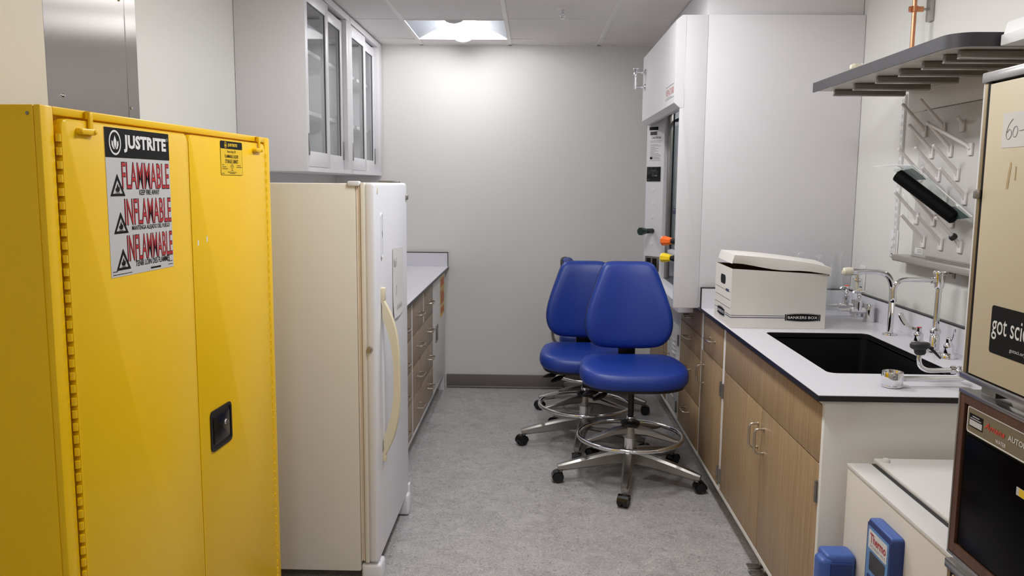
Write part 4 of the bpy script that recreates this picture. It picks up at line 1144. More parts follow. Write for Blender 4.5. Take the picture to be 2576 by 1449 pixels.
# lid
b = B()
TLb, TLf, TRf, TRb = V((.852, 3.752, 1.214)), V((.846, 3.468, 1.213)), V((1.240, 3.428, 1.172)), V((1.272, 3.735, 1.172))
N = 10
def ptop(s, tt):
    p = (TLf*(1-s)+TRf*s)*(1-tt)+(TLb*(1-s)+TRb*s)*tt
    p = p+V((0, 0, .006*math.sin(s*PI)))
    if s > .85 and tt < .5: p = p+V((0, 0, -.006*(s-.85)/.15))
    return p
def skirt(s):      # lower edge of the front flap
    x = .842+(1.236-.842)*s
    z = 1.178-.026*min(1, max(0, (s-.06)/.4))-.014*max(0, (s-.75)/.25)
    y = 3.462+(.010 if s < .3 else 0)-.028*s*(1)-.006*(s > .5)
    return V((x, y, z))
G = [[ptop(i/N, j/N) for i in range(N+1)] for j in range(N+1)]
def shell(bm, grid, nrm):
    for d in (V((0, 0, 0)), nrm):
        vv = [[bm.verts.new(p+d) for p in row] for row in grid]
        for r0, r1 in zip(vv, vv[1:]):
            for i in range(len(r0)-1): bm.faces.new((r0[i], r0[i+1], r1[i+1], r1[i]))
    # rim
    R = [grid[0], grid[-1], [r[0] for r in grid], [r[-1] for r in grid]]
    for e in R:
        for p, q in zip(e, e[1:]): bm.faces.new([bm.verts.new(v) for v in (p, q, q+nrm, p+nrm)])
shell(b, G, V((0, 0, -.003)))
shell(b, [[G[0][i] for i in range(N+1)], [(G[0][i]+skirt(i/N))/2+V((0, -.002, 0)) for i in range(N+1)], [skirt(i/N) for i in range(N+1)]], V((0, .003, 0)))
Lb = [[G[j][0] for j in range(N+1)], [G[j][0]+V((-.010, .002, -.037)) for j in range(N+1)]]
shell(b, Lb, V((.003, 0, 0)))
shell(b, [[G[j][N] for j in range(N+1)], [G[j][N]+V((-.004, -.004, -.036)) for j in range(N+1)]], V((-.003, 0, 0)))
shell(b, [[G[N][i] for i in range(N+1)], [G[N][i]+V((0, .004, -.034)) for i in range(N+1)]], V((0, -.003, 0)))
part('lid', b, 'carton', BX, sharp=25)
b = B()
N2 = 12; rnd = random.Random(3)
g = [[b.verts.new((x0+.01+(x1-x0-.02)*i/N2, y0+.01+(y1-y0-.02)*j/N2, 1.115+rnd.uniform(-.012, .014)-.02*i/N2)) for i in range(N2+1)] for j in range(N2+1)]
for j in range(N2):
    for i in range(N2): b.faces.new((g[j][i], g[j][i+1], g[j+1][i+1], g[j+1][i]))
single('plastic_liner', b, 'blackg', 'crumpled dark plastic sheet inside the open file box', 'plastic sheet')

# ------------------------------------------------------------------ glass flasks behind the box
def flask(x, y, h, rb, label):
    b = B()
    prof = [(0, .002), (rb*.8, .002), (rb, .012), (rb*.985, .022), (rb*.55, h*.5), (.024, h*.70), (.0225, h*.74), (.0225, h*.93), (.026, h*.975), (.0335, h*.99), (.034, h), (.032, h),
            (.0245, h*.972), (.021, h*.93), (.021, h*.74), (.0225, h*.70), (rb*.53, h*.5), (rb*.96, .024), (rb*.95, .014), (0, .005)]
    lathe(b, prof, (x, y, .9055), n=36)
    return single('flask', b, 'flask', label, 'flask', 'clear conical flasks behind the file box')
flask(1.255, 3.935, .286, .064, 'clear glass flask behind the file box, leftmost of three rims')
flask(1.292, 3.80, .284, .063, 'clear glass flask behind the file box, middle of three rims')
flask(1.442, 3.935, .290, .062, 'clear glass flask beside the gas taps, right of the file box')

# ------------------------------------------------------------------ gas taps
def gas_tap(y, mat, label, xoff=0):
    xb = 1.497+xoff; zc = .956
    t = thing('gas_tap', label, 'gas tap', (xb, y, .905), 0, 'chrome bench gas taps')
    b = B(); lathe(b, [(0, .9055), (.025, .9055), (.0235, .96), (.0232, .978), (.021, .983), (0, .9835)], (xb, y, 0)); part('turret', b, 'chrome', t)
    b = B(); cyl(b, (xb-.018, y, zc), (xb-.075, y, zc), .0135); cyl(b, (xb-.048, y, zc), (xb-.048, y, zc+.045), .015); lathe(b, [(.015, .040), (.016, .042), (.016, .048), (.008, .050), (.007, .058), (.0115, .066), (.007, .074), (.006, .080)], (xb-.048, y, zc)); part('valve_body', b, 'chrome', t)
    b = B(); lathe(b, [(.0135, 0), (.0145, .002), (.0145, .010), (.008, .013), (.0075, .025), (.0035, .062), (.0028, .066), (0, .066)], (xb-.075, y, zc), (-1, 0, 0)); part('hose_nozzle', b, 'chrome', t)
    b = B(); zt_ = zc+.082
    lathe(b, [(0, -.004), (.010, -.004), (.012, .002), (.010, .009), (0, .010)], (xb-.048, y, zt_))
    for k in range(4):
        a = math.radians(20+90*k); d = V((math.cos(a), math.sin(a), 0)); p = V((xb-.048, y, zt_+.002))
        beam(b, [p+d*.004, p+d*.02, p+d*.034, p+d*.037+V((0, 0, -.004))], [(.014, .012), (.013, .011), (.012, .009), (.008, .007)])
    h = part('cross_handle', b, 'chrome', t)
    b = B(); lathe(b, [(0, .0135), (.008, .013), (.0092, .010), (.0092, .008)], (xb-.048, y, zt_)); part('index_button', b, mat, h, label='coloured index button')
gas_tap(3.80, 'obut', 'chrome gas tap with an orange button, nearer the file box'); gas_tap(3.65, 'tan', 'chrome gas tap with a tan button, nearer the gooseneck tap')

# gooseneck tap with a white knob
GN = thing('gooseneck_tap', 'chrome gooseneck pure water tap with a white knob behind the sink', 'tap', (1.455, 3.334, .905))
y = 3.334
b = B(); lathe(b, [(0, .9055), (.0285, .9055), (.028, .909), (.018, .912), (.014, .9125)], (1.455, y, 0))
tube(b, [(1.455, y, .91), (1.455, y, 1.0)]+catmull([(1.455, y, 1.07), (1.452, y, 1.105), (1.440, y, 1.136), (1.418, y, 1.156), (1.39, y, 1.1635), (1.355, y, 1.164)], 7)+[(1.31, y, 1.163)], .0118, n=18)
part('spout', b, 'chrome', GN)
b = B(); cyl(b, (1.31, y, 1.162), (1.288, y, 1.162), .0145); cyl(b, (1.312, y, 1.162), (1.312, y, 1.134), .0095); lathe(b, [(.010, 0), (.017, -.003), (.0175, -.010), (.010, -.014)], (1.312, y, 1.138)); part('valve_body', b, 'chrome', GN)
b = B(); lathe(b, [(0, -.003), (.016, -.003), (.017, 0), (.0175, .018), (.0155, .030), (.009, .036), (.008, .033), (.0045, .033), (.0045, .037), (0, .038)], (1.286, y, 1.162), (-1, 0, 0)); part('knob', b, 'plug', GN, label='white knob')
b = B(); lathe(b, [(.0085, 0), (.009, -.004)] + [(r_, -.004-.003*k) for k in range(9) for r_ in ((.0078-.0003*k), (.0062-.0003*k))] + [(.004, -.034), (0, -.034)], (1.312, y, 1.124)); part('serrated_nozzle', b, 'plug', GN, label='ribbed white nozzle')
# mixing faucet
SF = thing('sink_faucet', 'chrome sink faucet with two wing levers behind the sink', 'faucet', (1.46, 2.985, .905))
y = 2.971
b = B(); lathe(b, [(0, .9055), (.024, .9055), (.0235, .912), (.017, .916), (.017, .968), (.0145, .972), (.019, .978), (.019, .988), (.012, .996), (.0105, 1.0)], (1.46, y, 0))
cyl(b, (1.46, y, .995), (1.462, y, 1.15), .0105); part('riser', b, 'chrome', SF)
b = B(); lathe(b, [(.0105, 1.14), (.015, 1.142), (.0165, 1.15), (.019, 1.185), (.0195, 1.19), (.023, 1.192), (.024, 1.200), (.022, 1.204), (0, 1.205)], (1.462, y, 0), n=28)
cyl(b, (1.45, y, 1.170), (1.432, y, 1.170), .0115); part('vacuum_breaker', b, 'chrome', SF)
b = B(); tube(b, [(1.44, y, 1.170), (1.39, y, 1.171)]+catmull([(1.348, y, 1.172), (1.326, y, 1.169), (1.310, y, 1.158), (1.303, y, 1.142), (1.302, y, 1.125)], 7)+[(1.302, y, 1.105)], .0085, n=16); part('spout', b, 'chrome', SF)
b = B(); lathe(b, [(.0085, 1.112), (.0105, 1.112), (.011, 1.092), (.0085, 1.088)] + [(r_, 1.088-.0055*k) for k in range(8) for r_ in (.0075-.0003*k, .0058-.0003*k)] + [(.0045, 1.042), (0, 1.042)], (1.302, y, 0)); part('serrated_nozzle', b, 'chrome', SF)
for yy, dirv, mt, lbl in ((3.104, V((-.075, .012, .0)), 'rbut', 'hot lever'), (2.876, V((.012, .006, 0)), 'blued', 'cold lever')):
    b = B(); x = 1.464
    lathe(b, [(0, .9055), (.0265, .9055), (.026, .914), (.0245, .918), (.017, .924), (.0165, .94), (.0175, .943), (.0175, .949), (.0155, .953), (.010, .960), (.010, .974), (0, .974)], (x, yy, 0)); vb = part('valve_body', b, 'chrome', SF)
    b = B()
    if mt == 'rbut':
        P = [(x-.006, yy, .968), (x-.025, yy+.004, .970), (x-.042, yy+.008, .982), (x-.055, yy+.012, 1.0), (x-.064, yy+.014, 1.018), (x-.068, yy+.014, 1.028)]
        beam(b, catmull(P, 4), [(.010+.014*min(1, i/12) if i < 17 else .024*math.sqrt(max(.06, 1-((i-16.5)/3.6)**2)), .006) for i in range(21)], up=(.3, -1, .5))
    else:
        P = [(x, yy-.004, .968), (x+.004, yy-.010, .972), (x+.007, yy-.014, .985), (x+.008, yy-.016, 1.0), (x+.009, yy-.016, 1.012)]
        beam(b, catmull(P, 4), [(.010+.006*min(1, i/10), .006) for i in range(17)], up=(1, -.3, 0))
    part('lever', b, 'chrome', SF, label=lbl)
    b = B(); lathe(b, [(0, .9765), (.0085, .9765), (.0092, .974)], (x, yy, 0)); part('index_button', b, mt if mt == 'rbut' else 'chrome', vb)
# eyewash swinging over the worktop
EW = thing('eyewash', 'chrome swing-arm eyewash with a dark spray head at the front edge of the sink', 'eyewash', (1.20, 2.45, .905))
b = B(); lathe(b, [(0, .9065), (.0295, .9065), (.031, .909), (.031, .912), (.0305, .913), (.031, .914), (.031, .949), (.030, .952), (.024, .952), (.022, .944), (0, .942)], (1.082, 2.44, 0), n=36); part('base_cup', b, 'chrome', EW)
b = B(); tube(b, [(1.108, 2.44, .930), (1.20, 2.442, .930), (1.285, 2.446, .931), (1.300, 2.452, .934), (1.306, 2.468, .938)], .0078, n=16); part('arm', b, 'chrome', EW)
b = B(); lathe(b, [(0, -.016), (.012, -.015), (.015, 0), (.012, .015), (0, .016)], (1.308, 2.487, .944), (.2, .9, .2)); lathe(b, [(.010, .0), (.0125, .001), (.0125, .012), (.010, .013)], (1.298, 2.50, .946), (-1, .2, 0)); part('elbow', b, 'chrome', EW)
b = B(); tube(b, catmull([(1.295, 2.5, .946), (1.25, 2.5, .944), (1.215, 2.5, .944), (1.193, 2.5, .955), (1.185, 2.5, .975), (1.187, 2.5, .995)], 4), .0075, n=16); part('riser', b, 'chrome', EW)
b = B(); lathe(b, [(0, -.012), (.012, -.012), (.0165, -.006), (.0175, .004), (.026, .009), (.0285, .013), (.0285, .022), (.024, .026), (0, .027)], (1.187, 2.5, 1.004), (-.05, .1, 1)); part('spray_head', b, 'rubber', EW, label='dark rubber spray head')
b = B(); beam(b, [(1.208, 2.497, 1.020), (1.222, 2.494, 1.008), (1.236, 2.49, .993), (1.244, 2.488, .984)], [(.014, .010), (.014, .008), (.014, .007), (.010, .005)]); part('lever', b, 'black', EW)

# ------------------------------------------------------------------ outlets on the right wall
def wall_outlet(y, z, label):
    t = thing('wall_outlet', label, 'outlet', (XR-.002, y, z-.058), 0, 'white outlets on the right wall')
    F = FRt(XR-.0005, y, z)
    b = B(); fbox(b, F, -.036, .036, -.058, .058, 0, .006, bev=.003); pl = part('cover_plate', b, 'casew', t)
    b = B(); fbox(b, F, -.017, .017, -.034, .034, .006, .0085, bev=.0015); rc = part('receptacle', b, 'casew', t)
    b = B()
    for s in (-1, 1):
        for q in (-.006, .006): fbox(b, F, q-.0012, q+.0012, s*.017-.005, s*.017+.005, .0086, .0089)
    part('slot', b, 'ink', rc)
    b = B(); strokes(b, F, -.016, .016, -.047, .004, .0064, n=3); part('marking', b, 'ink', t)
wall_outlet(3.878, 1.079, 'white wall outlet above the backsplash beside the gas taps'); wall_outlet(3.56, 1.262, 'white wall outlet below the slotted upright near the peg rack')

# ------------------------------------------------------------------ wall shelf with rails
SH = thing('wall_shelf', 'pale wall shelf with a dark rounded edge and steel rails underneath', 'shelf', (1.36, 3.0, 1.89))
XF = 1.155
outl = [(XR-.004, 3.51), (XF, 3.51)] + [(XF+.06-.06*math.cos(math.radians(a)), 2.425-.06*math.sin(math.radians(a))) for a in range(0, 91, 15)] + [(XR-.004, 2.365)]
b = B(); prism(b, Fr((0, 0, 0), (1, 0, 0), (0, 1, 0)), outl, 1.895, 1.925)
part('board', b, 'shelfl', SH)
def off(o, d):
    return [(p[0]-d if i not in (0, len(o)-1) else p[0], p[1]) for i, p in enumerate(o)]
b = B(); e = [(p[0], p[1]) for p in outl[1:]]
en = []
for i, p in enumerate(e):
    if i == 0: en.append((-1, 0))
    elif i == len(e)-1: en.append((0, -1))
    else:
        a = math.radians(min(90, max(0, (i-1)*15))); en.append((-math.cos(a), -math.sin(a)))
q0 = [[b.verts.new((p[0]+n_[0]*k, p[1]+n_[1]*k, z)) for p, n_ in zip(e, en)] for k, z in ((.0005, 1.890), (.006, 1.890), (.006, 1.928), (.0005, 1.928))]
for r in range(4):
    for i in range(len(e)-1): b.faces.new((q0[r][i], q0[r][i+1], q0[(r+1) % 4][i+1], q0[(r+1) % 4][i]))
b.faces.new([q0[r][0] for r in range(4)]); b.faces.new([q0[r][-1] for r in range(4)][::-1])
part('edge_band', b, 'dkedge', SH, label='dark edge band')
for y in (3.445, 3.235, 3.025, 2.84, 2.675, 2.54, 2.455):
    b = B(); bx(b, 1.215, 1.50, y-.010, y+.010, 1.872, 1.894, bev=.0015); bx(b, 1.205, 1.49, y-.024, y-.0095, 1.867, 1.8735, bev=.001, mi=1)  # lip in brighter metal, standing in for the bright floor it reflects
    part('rail', b, ('steel2', 'silv'), SH, label='steel hanging rail')
b = B(); bx(b, XR-.010, XR-.001, 2.37, 3.50, 1.806, 1.8945, bev=.001); part('wall_rail', b, 'shelfl', SH)
# things on it
b = B(); cyl(b, (1.235, 3.30, 1.965), (1.53, 3.34, 1.965), .0135, n=20); lathe(b, [(0, -.016), (.008, -.014), (.0125, -.006), (.0135, .0)], (1.235, 3.30, 1.965), (1, .135, 0))
t = thing('plastic_tube', 'long pale plastic tube lying across the wall shelf', 'tube', (1.4, 3.32, 1.9495)); part('tube', b, 'plug', t)
b = B(); cyl(b, (1.262, 3.3036, 1.965), (1.285, 3.3068, 1.965), .0142, n=20); part('tape_band', b, 'casew', t, label='white tape band')
b = B(); bx(b, 1.26, 1.5, 3.27, 3.37, 1.9285, 1.951, bev=.003)
single('folded_cloth', b, 'paper', 'flat white pad on the wall shelf beneath the plastic tube', 'pad')
t = thing('wall_box', 'white metal box on the right wall at the near end of the shelf', 'box', (1.41, 2.1, 1.885))
b = B(); bx(b, 1.27, XR-.001, 1.8, 2.345, 1.888, 1.918, bev=.003); part('tray', b, 'casew', t)
b = B(); prism(b, Fr((0, 2.342, 0), (1, 0, 0), (0, 0, 1)), [(1.276, 1.919), (XR-.001, 1.919), (XR-.001, 2.0), (1.286, 1.952), (1.282, 1.945)], -.0, .54, bev=.0); part('cover', b, 'casew', t)

# copper pipe
t = thing('copper_pipe', 'vertical copper pipe clamped to the right wall above the shelf', 'pipe', (1.48, 3.364, 1.93))
b = B(); cyl(b, (1.48, 3.364, 1.93), (1.48, 3.364, 2.4755), .0085); part('pipe', b, 'copper', t)
b = B()
for s in (-1, 1): bx(b, 1.478+s*.0095-.0015, 1.478+s*.0095+.0015, 3.353, 3.375, 2.185, 2.207)
lathe(b, [(.0087, -.011), (.0108, -.011), (.0108, .011), (.0087, .011)], (1.48, 3.364, 2.196)); bx(b, 1.458, 1.469, 3.359, 3.369, 2.186, 2.206, bev=.001); bx(b, 1.49, 1.515, 3.359, 3.369, 2.186, 2.206, bev=.001)
part('clamp', b, 'copper', t)
b = B(); cyl(b, (1.515, 3.364, 2.196), (1.535, 3.364, 2.196), .0045); bx(b, 1.533, 1.549, 3.345, 3.383, 2.15, 2.245, bev=.002); part('wall_mount', b, 'galv', t, label='galvanised strut')
# slotted uprights
def upright(y, label):
    t = thing('slotted_upright', label, 'shelf upright', (XR-.006, y, 1.217), 0, 'slotted shelf uprights')
    b = B(); bx(b, XR-.011, XR-.0005, y-.013, y+.013, 1.217, 1.888, bev=.001); part('channel', b, 'casew', t)
    b = B(); F = FRt(XR-.011, y, 0)
    for k in range(20):
        for a in (-.0055, .0055): fbox(b, F, a-.0012, a+.0012, 1.245+k*.032, 1.262+k*.032, -.0002, .0003)
    part('slot', b, 'hinge', t)
upright(3.543, 'white slotted shelf upright on the right wall, left of the peg rack')

# ------------------------------------------------------------------ drying rack
DR = thing('drying_rack', 'grey pegboard drying rack with white pegs on the right wall', 'drying rack', (XR-.01, 3.1, 1.2))
b = B(); bx(b, XR-.016, XR-.001, 2.74, 3.366, 1.226, 1.803, bev=.002); part('board', b, 'board', DR)
b = B(); bx(b, XR-.019, XR-.016, 2.8, 3.24, 1.232, 1.238); prism(b, Fr((0, 3.44, 0), (1, 0, 0), (0, 0, 1)), [(XR-.001, 1.226), (XR-.06, 1.226), (XR-.062, 1.222), (XR-.062, 1.206), (XR-.055, 1.2), (XR-.001, 1.2)], 0, .70)
part('drip_trough', b, 'trough', DR)
b = B(); cyl(b, (XR-.03, 2.989, 1.2), (XR-.03, 2.989, 1.175), .006); bx(b, XR-.05, XR-.01, 2.986, 2.992, 1.192, 1.199); part('drain_outlet', b, 'hinge', DR)
b = B(); fbox(b, FRt(XR-.016, 0, 0), -3.335, -3.27, 1.238, 1.262, 0, .0006); lbp = part('label', b, 'paper', DR, label='small white label')
b = B()
for k in range(3): strokes(b, FRt(XR-.016, 0, 0), -3.315, -3.275, 1.243+k*.006, .0022, .0009, n=4, seed=k)
part('label_print', b, 'greyink', lbp)
PEG = None
pegs = [(1.725, 3.316), (1.727, 3.166), (1.640, 3.247), (1.641, 3.103), (1.552, 3.325), (1.551, 3.181), (1.553, 3.041), (1.475, 3.255), (1.474, 3.113), (1.468, 2.977), (1.383, 3.334), (1.382, 3.193), (1.383, 3.054), (1.294, 3.263), (1.294, 3.124), (1.295, 2.983)]
def peg(z, y, d, n0):
    o = V((XR-.016, y, z)); d = V(d)
    b = B(); bx(b, XR-.024, XR-.0162, y-.015, y+.015, z-.026, z+.017, bev=.002); 
    P = [o+V((-.004, 0, -.004)), o+d*.12, o+d*.92, o+d*1.0]
    tube(b, P, [.0075, .0072, .006, .006], n=14)
    e = o+d*1.0; lathe(b, [(.0066, -.004), (.0068, 0), (.005, .005), (0, .0066)], e, d, n=14)
    part('peg', b, 'pegw', DR)
for z, y in pegs: peg(z, y, (-.0935, 0, .0985), 0)
peg(1.728, 3.029, (-.035, -.03, .02), 0); peg(1.642, 2.961, (-.0935, .14, .094), 0)
b = B(); lathe(b, [(.0075, -.009), (.0125, -.008), (.0145, .0), (.0125, .008), (.0075, .009)], V((XR-.016, 2.983, 1.295))+V((-.03, 0, .0316)), (-.0935, 0, .0985)); part('rubber_ring', b, 'rubber', DR, label='black rubber ring on a peg')
# black roll in a clear bag hung over the pegs
RL = thing('black_roll', 'black roll in a clear plastic bag hung on the drying rack pegs', 'roll', (1.42, 3.0, 1.38))
p0, p1 = V((1.345, 3.10, 1.546)), V((1.475, 2.928, 1.397)); dd = (p1-p0).normalized()
b = B(); lathe(b, [(0, .012), (.0205, .010), (.0235, 0), (.024, .004)] + [(.024, (p1-p0).length), (.020, (p1-p0).length+.004), (0, (p1-p0).length+.004)], p0, dd, n=32); part('roll', b, 'rollblk', RL, label='black roll')
b = B()
a0, a1, a2, a3 = V((1.345, 3.33, 1.582)), V((1.425, 3.155, 1.583)), V((1.505, 2.865, 1.402)), V((1.492, 2.92, 1.394))
Nn = 10; rnd = random.Random(9)
gg = []
for j in range(Nn+1):
    s = j/Nn; row = []
    L0 = (p0+V((-.012, .018, .018)))*(1-s)+(p1+V((0, .012, -.006)))*s; L1 = a1*(1-s)+a2*s
    for i in range(Nn+1):
        q = i/Nn; row.append(b.verts.new(L0*(1-q)+L1*q+V((rnd.uniform(-.003, .003), 0, rnd.uniform(-.003, .003)+.004*math.sin(q*PI)))))
    gg.append(row)
for j in range(Nn):
    for i in range(Nn): b.faces.new((gg[j][i], gg[j][i+1], gg[j+1][i+1], gg[j+1][i]))
bb = B()
def bagp(s, q, d=.004): return ((p0+V((-.012, .018, .018)))*(1-s)+(p1+V((0, .012, -.006)))*s)*(1-q)+(a1*(1-s)+a2*s)*q+V((-d*.6, -d*.3, -d))
for pts in (((.02, .12), (.02, .9), (.16, .97), (.26, .95), (.22, .3)), ((.72, .25), (.78, .85), (.99, .93), (.99, .2))):
    bb.faces.new([bb.verts.new(bagp(*p)) for p in pts])
part('bag_print', bb, 'teal', RL, label='dark teal printed patches')
# open mouth of the bag
m = [[b.verts.new(v) for v in (a0, a0*.5+a1*.5+V((0, 0, .006)), a1)], [b.verts.new(v) for v in (p0+V((-.012, .03, .03)), p0+V((-.0, -.01, .033)), p0*.4+a1*.6+V((0, 0, -.006)))]]
for i in range(2): b.faces.new((m[0][i], m[0][i+1], m[1][i+1], m[1][i]))
part('plastic_bag', b, 'bag', RL, label='clear plastic bag', sharp=80)
b = B(); tube(b, [a0, a0*.5+a1*.5+V((0, 0, .006)), a1, a1*.5+a2*.5, a2, a3], .0022, n=6); part('bag_seam', b, 'paper', RL, label='white bag edge')
# clear hose hooked on the rack
b = B(); tube(b, catmull([(1.452, 3.335, 1.45), (1.444, 3.325, 1.475), (1.452, 3.30, 1.478), (1.462, 3.285, 1.45), (1.466, 3.28, 1.40), (1.464, 3.27, 1.375), (1.46, 3.255, 1.385)], 5), .0075, n=12)
single('clear_hose', b, 'flask', 'short loop of clear plastic hose hanging on the pegs beneath the black roll', 'hose')

# ------------------------------------------------------------------ chest freezer with blue controls
FZ = thing('freezer', 'small beige freezer with blue handle and control panel beside the sink cabinet', 'freezer', (1.2, 1.97, 0))
b = B(); bx(b, .898, 1.49, 1.668, 2.27, .03, .719, bev=.002); part('body', b, 'frz', FZ)
b = B(); bx(b, .896, .958, 1.667, 2.271, .712, .7225, bev=.001); bx(b, .958, 1.49, 1.667, 2.272, .715, .7195); part('front_cap', b, 'frzt', FZ)
b = B(); bx(b, .975, 1.50, 1.665, 2.285, .7198, .7335, bev=.003); part('lid', b, 'frzt', FZ)
part('lid_gap_shade', box(.9655, .9765, 1.67, 2.27, .7196, .7216), 'rubber', FZ, label='dark strip for the shade in the gap under the lid')  # dark strip stands in for shade in the gap below the lid
b = B(); lathe(b, [(0, .010), (.008, .009), (.011, .004), (.011, 0)], (.998, 2.255, .7335), n=18); part('cap', b, 'frzt', FZ)
for x in (.93, 1.45):
    for y_ in (1.70, 2.24): part('foot', cyl(B(), (x, y_, 0), (x, y_, .031), .018), 'black', FZ)
F = FRt(.898, 0, 0)
b = B(); t_ = B(); prism(t_, F, rrect(-2.032, -1.897, .40, .660, .010, 5), 0, .034, bev=.006, bseg=3); merge(b, t_); cpn = part('control_panel', b, ('blued'), FZ, label='blue control panel')
b = B(); bx(b, .866, .897, 1.8985, 2.030, .6515, .6625, bev=.005, seg=3); part('panel_top', b, 'bluep', FZ, label='bright blue top of control panel')
F2 = FRt(.8638, 0, 0)
b = B(); prism(b, F2, rrect(-2.026, -1.903, .407, .645, .006, 4), -.001, .0008); fp = part('face_plate', b, 'bluel', cpn, label='light blue face plate')
b = B(); prism(b, F2, rrect(-2.018, -1.911, .590, .638, .003, 3), .0008, .0014); lg = part('logo_plate', b, 'casew', cpn)
b = B(); text(b, 'Thermo', F2, -2.008, .608, .092, .024, .0018, bold=.02); part('red_lettering', b, 'red', cpn)
b = B(); text(b, 'SCIENTIFIC', F2, -2.006, .596, .089, .007, .0018, spacing=1.35); part('grey_lettering', b, 'greyink', cpn)
b = B(); prism(b, F2, rrect(-2.006, -1.918, .535, .583, .003, 3), .0008, .0016); part('screen', b, 'screen', cpn)
b = B()
for k in range(3):
    for q in range(2): prism(b, F2, rrect(-2.014+k*.036, -1.988+k*.036, .498-q*.036, .522-q*.036, .004, 3), .0008, .0022)
part('button', b, 'blued', cpn)
b = B(); fpoly(b, F2, [(-2.006, .510), (-2.001, .516), (-1.996, .510), (-1.999, .510), (-1.999, .504), (-2.003, .504), (-2.003, .510)], .0026)
ring_poly(b, F2, rrect(-1.971, -1.959, .503, .517, .001, 2), rrect(-1.969, -1.961, .505, .515, .0005, 2), .0024, .0026); part('button_symbol', b, 'bluel', cpn)
b = B(); bx(b, .812, .897, 2.165, 2.235, .27, .495, bev=.012, seg=3); bx(b, .795, .835, 2.158, 2.215, .25, .485, bev=.014, seg=3); hnd = part('handle', b, 'bluep', FZ, label='blue door handle')
b = B(); bx(b, .824, .884, 2.1555, 2.166, .415, .475, bev=.005); part('handle_grip', b, 'blued', hnd)
b = B(); bx(b, .826, .862, 2.157, 2.164, .34, .412); part('handle_plate', b, 'casew', hnd)

# ------------------------------------------------------------------ stack of ovens at the right edge
SX = .87; SY0, SY1 = 1.08, 1.652
def oven_frame(name, label, cat, z0, z1, group=None):
    t = thing(name, label, cat, (1.15, 1.36, z0), 0, group)
    b = B(); bx(b, SX+.012, 1.42, SY0, SY1-.002, z0+.012, z1-.012, bev=.002); part('body', b, 'brnmet', t)
    b = B()
    bx(b, SX, SX+.03, SY1-.017, SY1-.005, z0, z1-.02, bev=.001); bx(b, SX+.0005, SX+.03, SY1-.005, SY1, z0, z1-.02, mi=1); part('side_trim', b, ('brnmet', 'casew'), t, label='bronze side trim')
    b = B(); bx(b, SX, SX+.03, SY0, SY0+.02, z0, z1-.02, bev=.002); part('side_trim', b, 'brnmet', t, label='bronze side trim')
    for a_, c_ in ((z1-.02, z1), (z0, z0+.014)):
        part('trim', box(SX-.004, SX+.03, SY0, SY1+.002, a_, c_, bev=.003), 'silv', t, label='silver trim bar')
    b = B(); bx(b, SX+.006, SX+.014, SY0+.02, SY1-.0175, z0+.014, z1-.02); bx(b, SX+.0004, SX+.006, SY1-.0275, SY1-.0175, z0+.014, z1-.02); part('door_gap', b, 'ink', t)
    b = B(); bx(b, SX-.002, SX+.0058, SY0+.022, SY1-.0278, z0+.016, z1-.024, bev=.002); d = part('door', b, 'incu', t)
    return t, d
TI, dti = oven_frame('incubator', 'tall cream incubator on top of the stack with a handwritten note and black sticker', 'incubator', 1.119, 1.722)
FS = FRt(SX-.002, 0, 0)
b = B(); fbox(b, FS, -1.570, -1.42, 1.575, 1.638, 0, .0006); nt = part('note', b, 'paper', dti, label='taped paper note')
b = B()
def scrawl(pts): tube(b, catmull([FS.p(x_, z_, .0008) for x_, z_ in pts], 6), .0006, n=6)
scrawl([(-1.538, 1.626), (-1.549, 1.617), (-1.556, 1.603), (-1.555, 1.593), (-1.548, 1.590), (-1.541, 1.595), (-1.541, 1.604), (-1.547, 1.608), (-1.554, 1.602)])
scrawl([(-1.524, 1.612), (-1.531, 1.611), (-1.536, 1.602), (-1.533, 1.594), (-1.526, 1.594), (-1.521, 1.602), (-1.522, 1.609), (-1.526, 1.613)])
scrawl([(-1.516, 1.604), (-1.508, 1.604), (-1.500, 1.605)]); part('handwriting', b, 'greyink', nt)
b = B(); prism(b, FS, rrect(-1.556, -1.366, 1.192, 1.282, .006, 4), 0, .0006); stk = part('sticker', b, 'ink', dti, label='black bumper sticker')
b = B(); text(b, 'got science?', FS, -1.551, 1.2185, .178, .048, .0009, bold=.004, res=5)
text(b, 'gotsci.org', FS, -1.489, 1.203, .050, .0085, .0009); part('lettering', b, 'white_ink', stk)
b = B()
fpoly(b, FS, [(-1.545, 1.50), (-1.538, 1.50), (-1.532, 1.545), (-1.536, 1.55), (-1.541, 1.53)], .0004); fpoly(b, FS, [(-1.52, 1.515), (-1.516, 1.515), (-1.516, 1.54), (-1.519, 1.54)], .0004)
part('stain', b, 'stain', dti, label='brown stain')
b = B(); bx(b, SX-.009, SX+.002, 1.630, 1.646, 1.480, 1.498, bev=.003); part('catch', b, 'hinge', TI)
for y_ in (1.585, 1.15): part('foot', box(SX+.02, SX+.05, y_-.025, y_+.025, 1.099, 1.119), 'hinge', TI)
MW = thing('microwave_oven', 'microwave oven with walnut trim and dark glass door in the middle of the stack', 'microwave oven', (1.15, 1.36, .747))
z0, z1 = .748, 1.098
b = B(); bx(b, SX+.012, 1.40, SY0, SY1-.002, z0+.005, z1-.003, bev=.002); part('body', b, 'silv', MW)
b = B(); bx(b, SX-.002, SX+.016, SY1-.0035, SY1, z0, z1, bev=.001); bx(b, SX-.002, SX+.02, SY0, SY1, z1-.0085, z1, bev=.001); bx(b, SX-.002, SX+.02, SY0, SY1, z0, z0+.006, bev=.001); part('edge_trim', b, 'silv', MW, label='silver edge trim')
b = B(); 
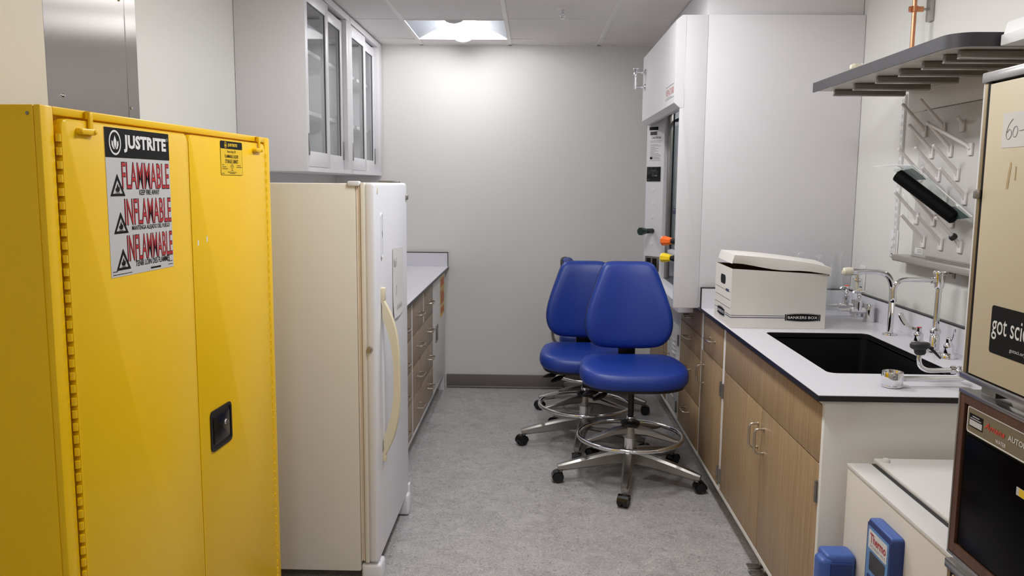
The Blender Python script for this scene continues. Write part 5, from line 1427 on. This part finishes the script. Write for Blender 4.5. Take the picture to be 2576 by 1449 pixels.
bx(b, SX, SX+.014, SY1-.022, SY1-.004, z0+.007, z1-.009); bx(b, SX, SX+.014, SY0, SY1-.0225, z1-.026, z1-.009); bx(b, SX, SX+.014, SY0, SY1-.0225, z0+.007, z0+.028)
part('wood_trim', b, 'walnut', MW, label='walnut trim')
b = B(); bx(b, SX+.006, SX+.013, SY0, SY1-.0225, z0+.028, z1-.026); part('recess', b, 'ink', MW)
FM_ = FRt(SX+.004, 0, 0)
b = B(); prism(b, FM_, rrect(-1.620, -1.10, 1.0165, 1.0715, .006, 4), -.003, .002); pl = part('control_plate', b, 'olive', MW, label='olive control plate')
b = B(); ring_poly(b, FM_, rrect(-1.6185, -1.10, 1.018, 1.070, .006, 4), rrect(-1.6165, -1.102, 1.020, 1.068, .005, 4), .002, .0026); part('plate_border', b, 'white_ink', pl)
b = B(); fbox(b, FM_, -1.611, -1.562, 1.031, 1.0575, .002, .0026); fbox(b, FM_, -1.609, -1.564, 1.0335, 1.045, .0027, .0029, mi=1)
strokes(b, FM_, -1.600, -1.575, 1.052, .002, .0029, mi=1, n=3); strokes(b, FM_, -1.607, -1.568, 1.0475, .0018, .0029, mi=1, n=4)
part('label', b, ('ink', 'sticker'), pl)
b = B(); text(b, 'Amana', FM_, -1.556, 1.042, .068, .013, .0028, shear=.35, bold=.01); part('red_lettering', b, 'amared', pl)
b = B(); text(b, 'AUTOMATIC', FM_, -1.4765, 1.0425, .095, .0105, .0028, bold=.01); text(b, 'WATER', FM_, -1.5155, 1.0255, .034, .0075, .0028, bold=.008); part('white_lettering', b, 'white_ink', pl)
b = B(); bx(b, SX+.001, SX+.0055, SY0+.02, SY1-.036, z0+.034, 1.010, bev=.001); dg = part('door', b, 'dglass', MW, label='dark glass door')
b = B(); fbox(b, FRt(SX+.001, 0, 0), -1.437, -1.40, .955, .970, 0, .0006); fbox(b, FRt(SX+.001, 0, 0), -1.428, -1.40, .9555, .9695, .0007, .0009, mi=1); part('window_sticker', b, ('sticker', 'ylabel'), dg)
LO, dlo = oven_frame('incubator', 'lower cream incubator at the bottom of the stack beside the freezer', 'incubator', .012, .735)
for y_ in (1.12, 1.61):
    for x in (.91, 1.38): part('foot', cyl(B(), (x, y_, 0), (x, y_, .03), .015), 'black', LO)

# ------------------------------------------------------------------ world
w = bpy.data.worlds.new('world'); SC.world = w; w.use_nodes = True
w.node_tree.nodes['Background'].inputs['Color'].default_value = (.8, .82, .85, 1)
w.node_tree.nodes['Background'].inputs['Strength'].default_value = 0.2
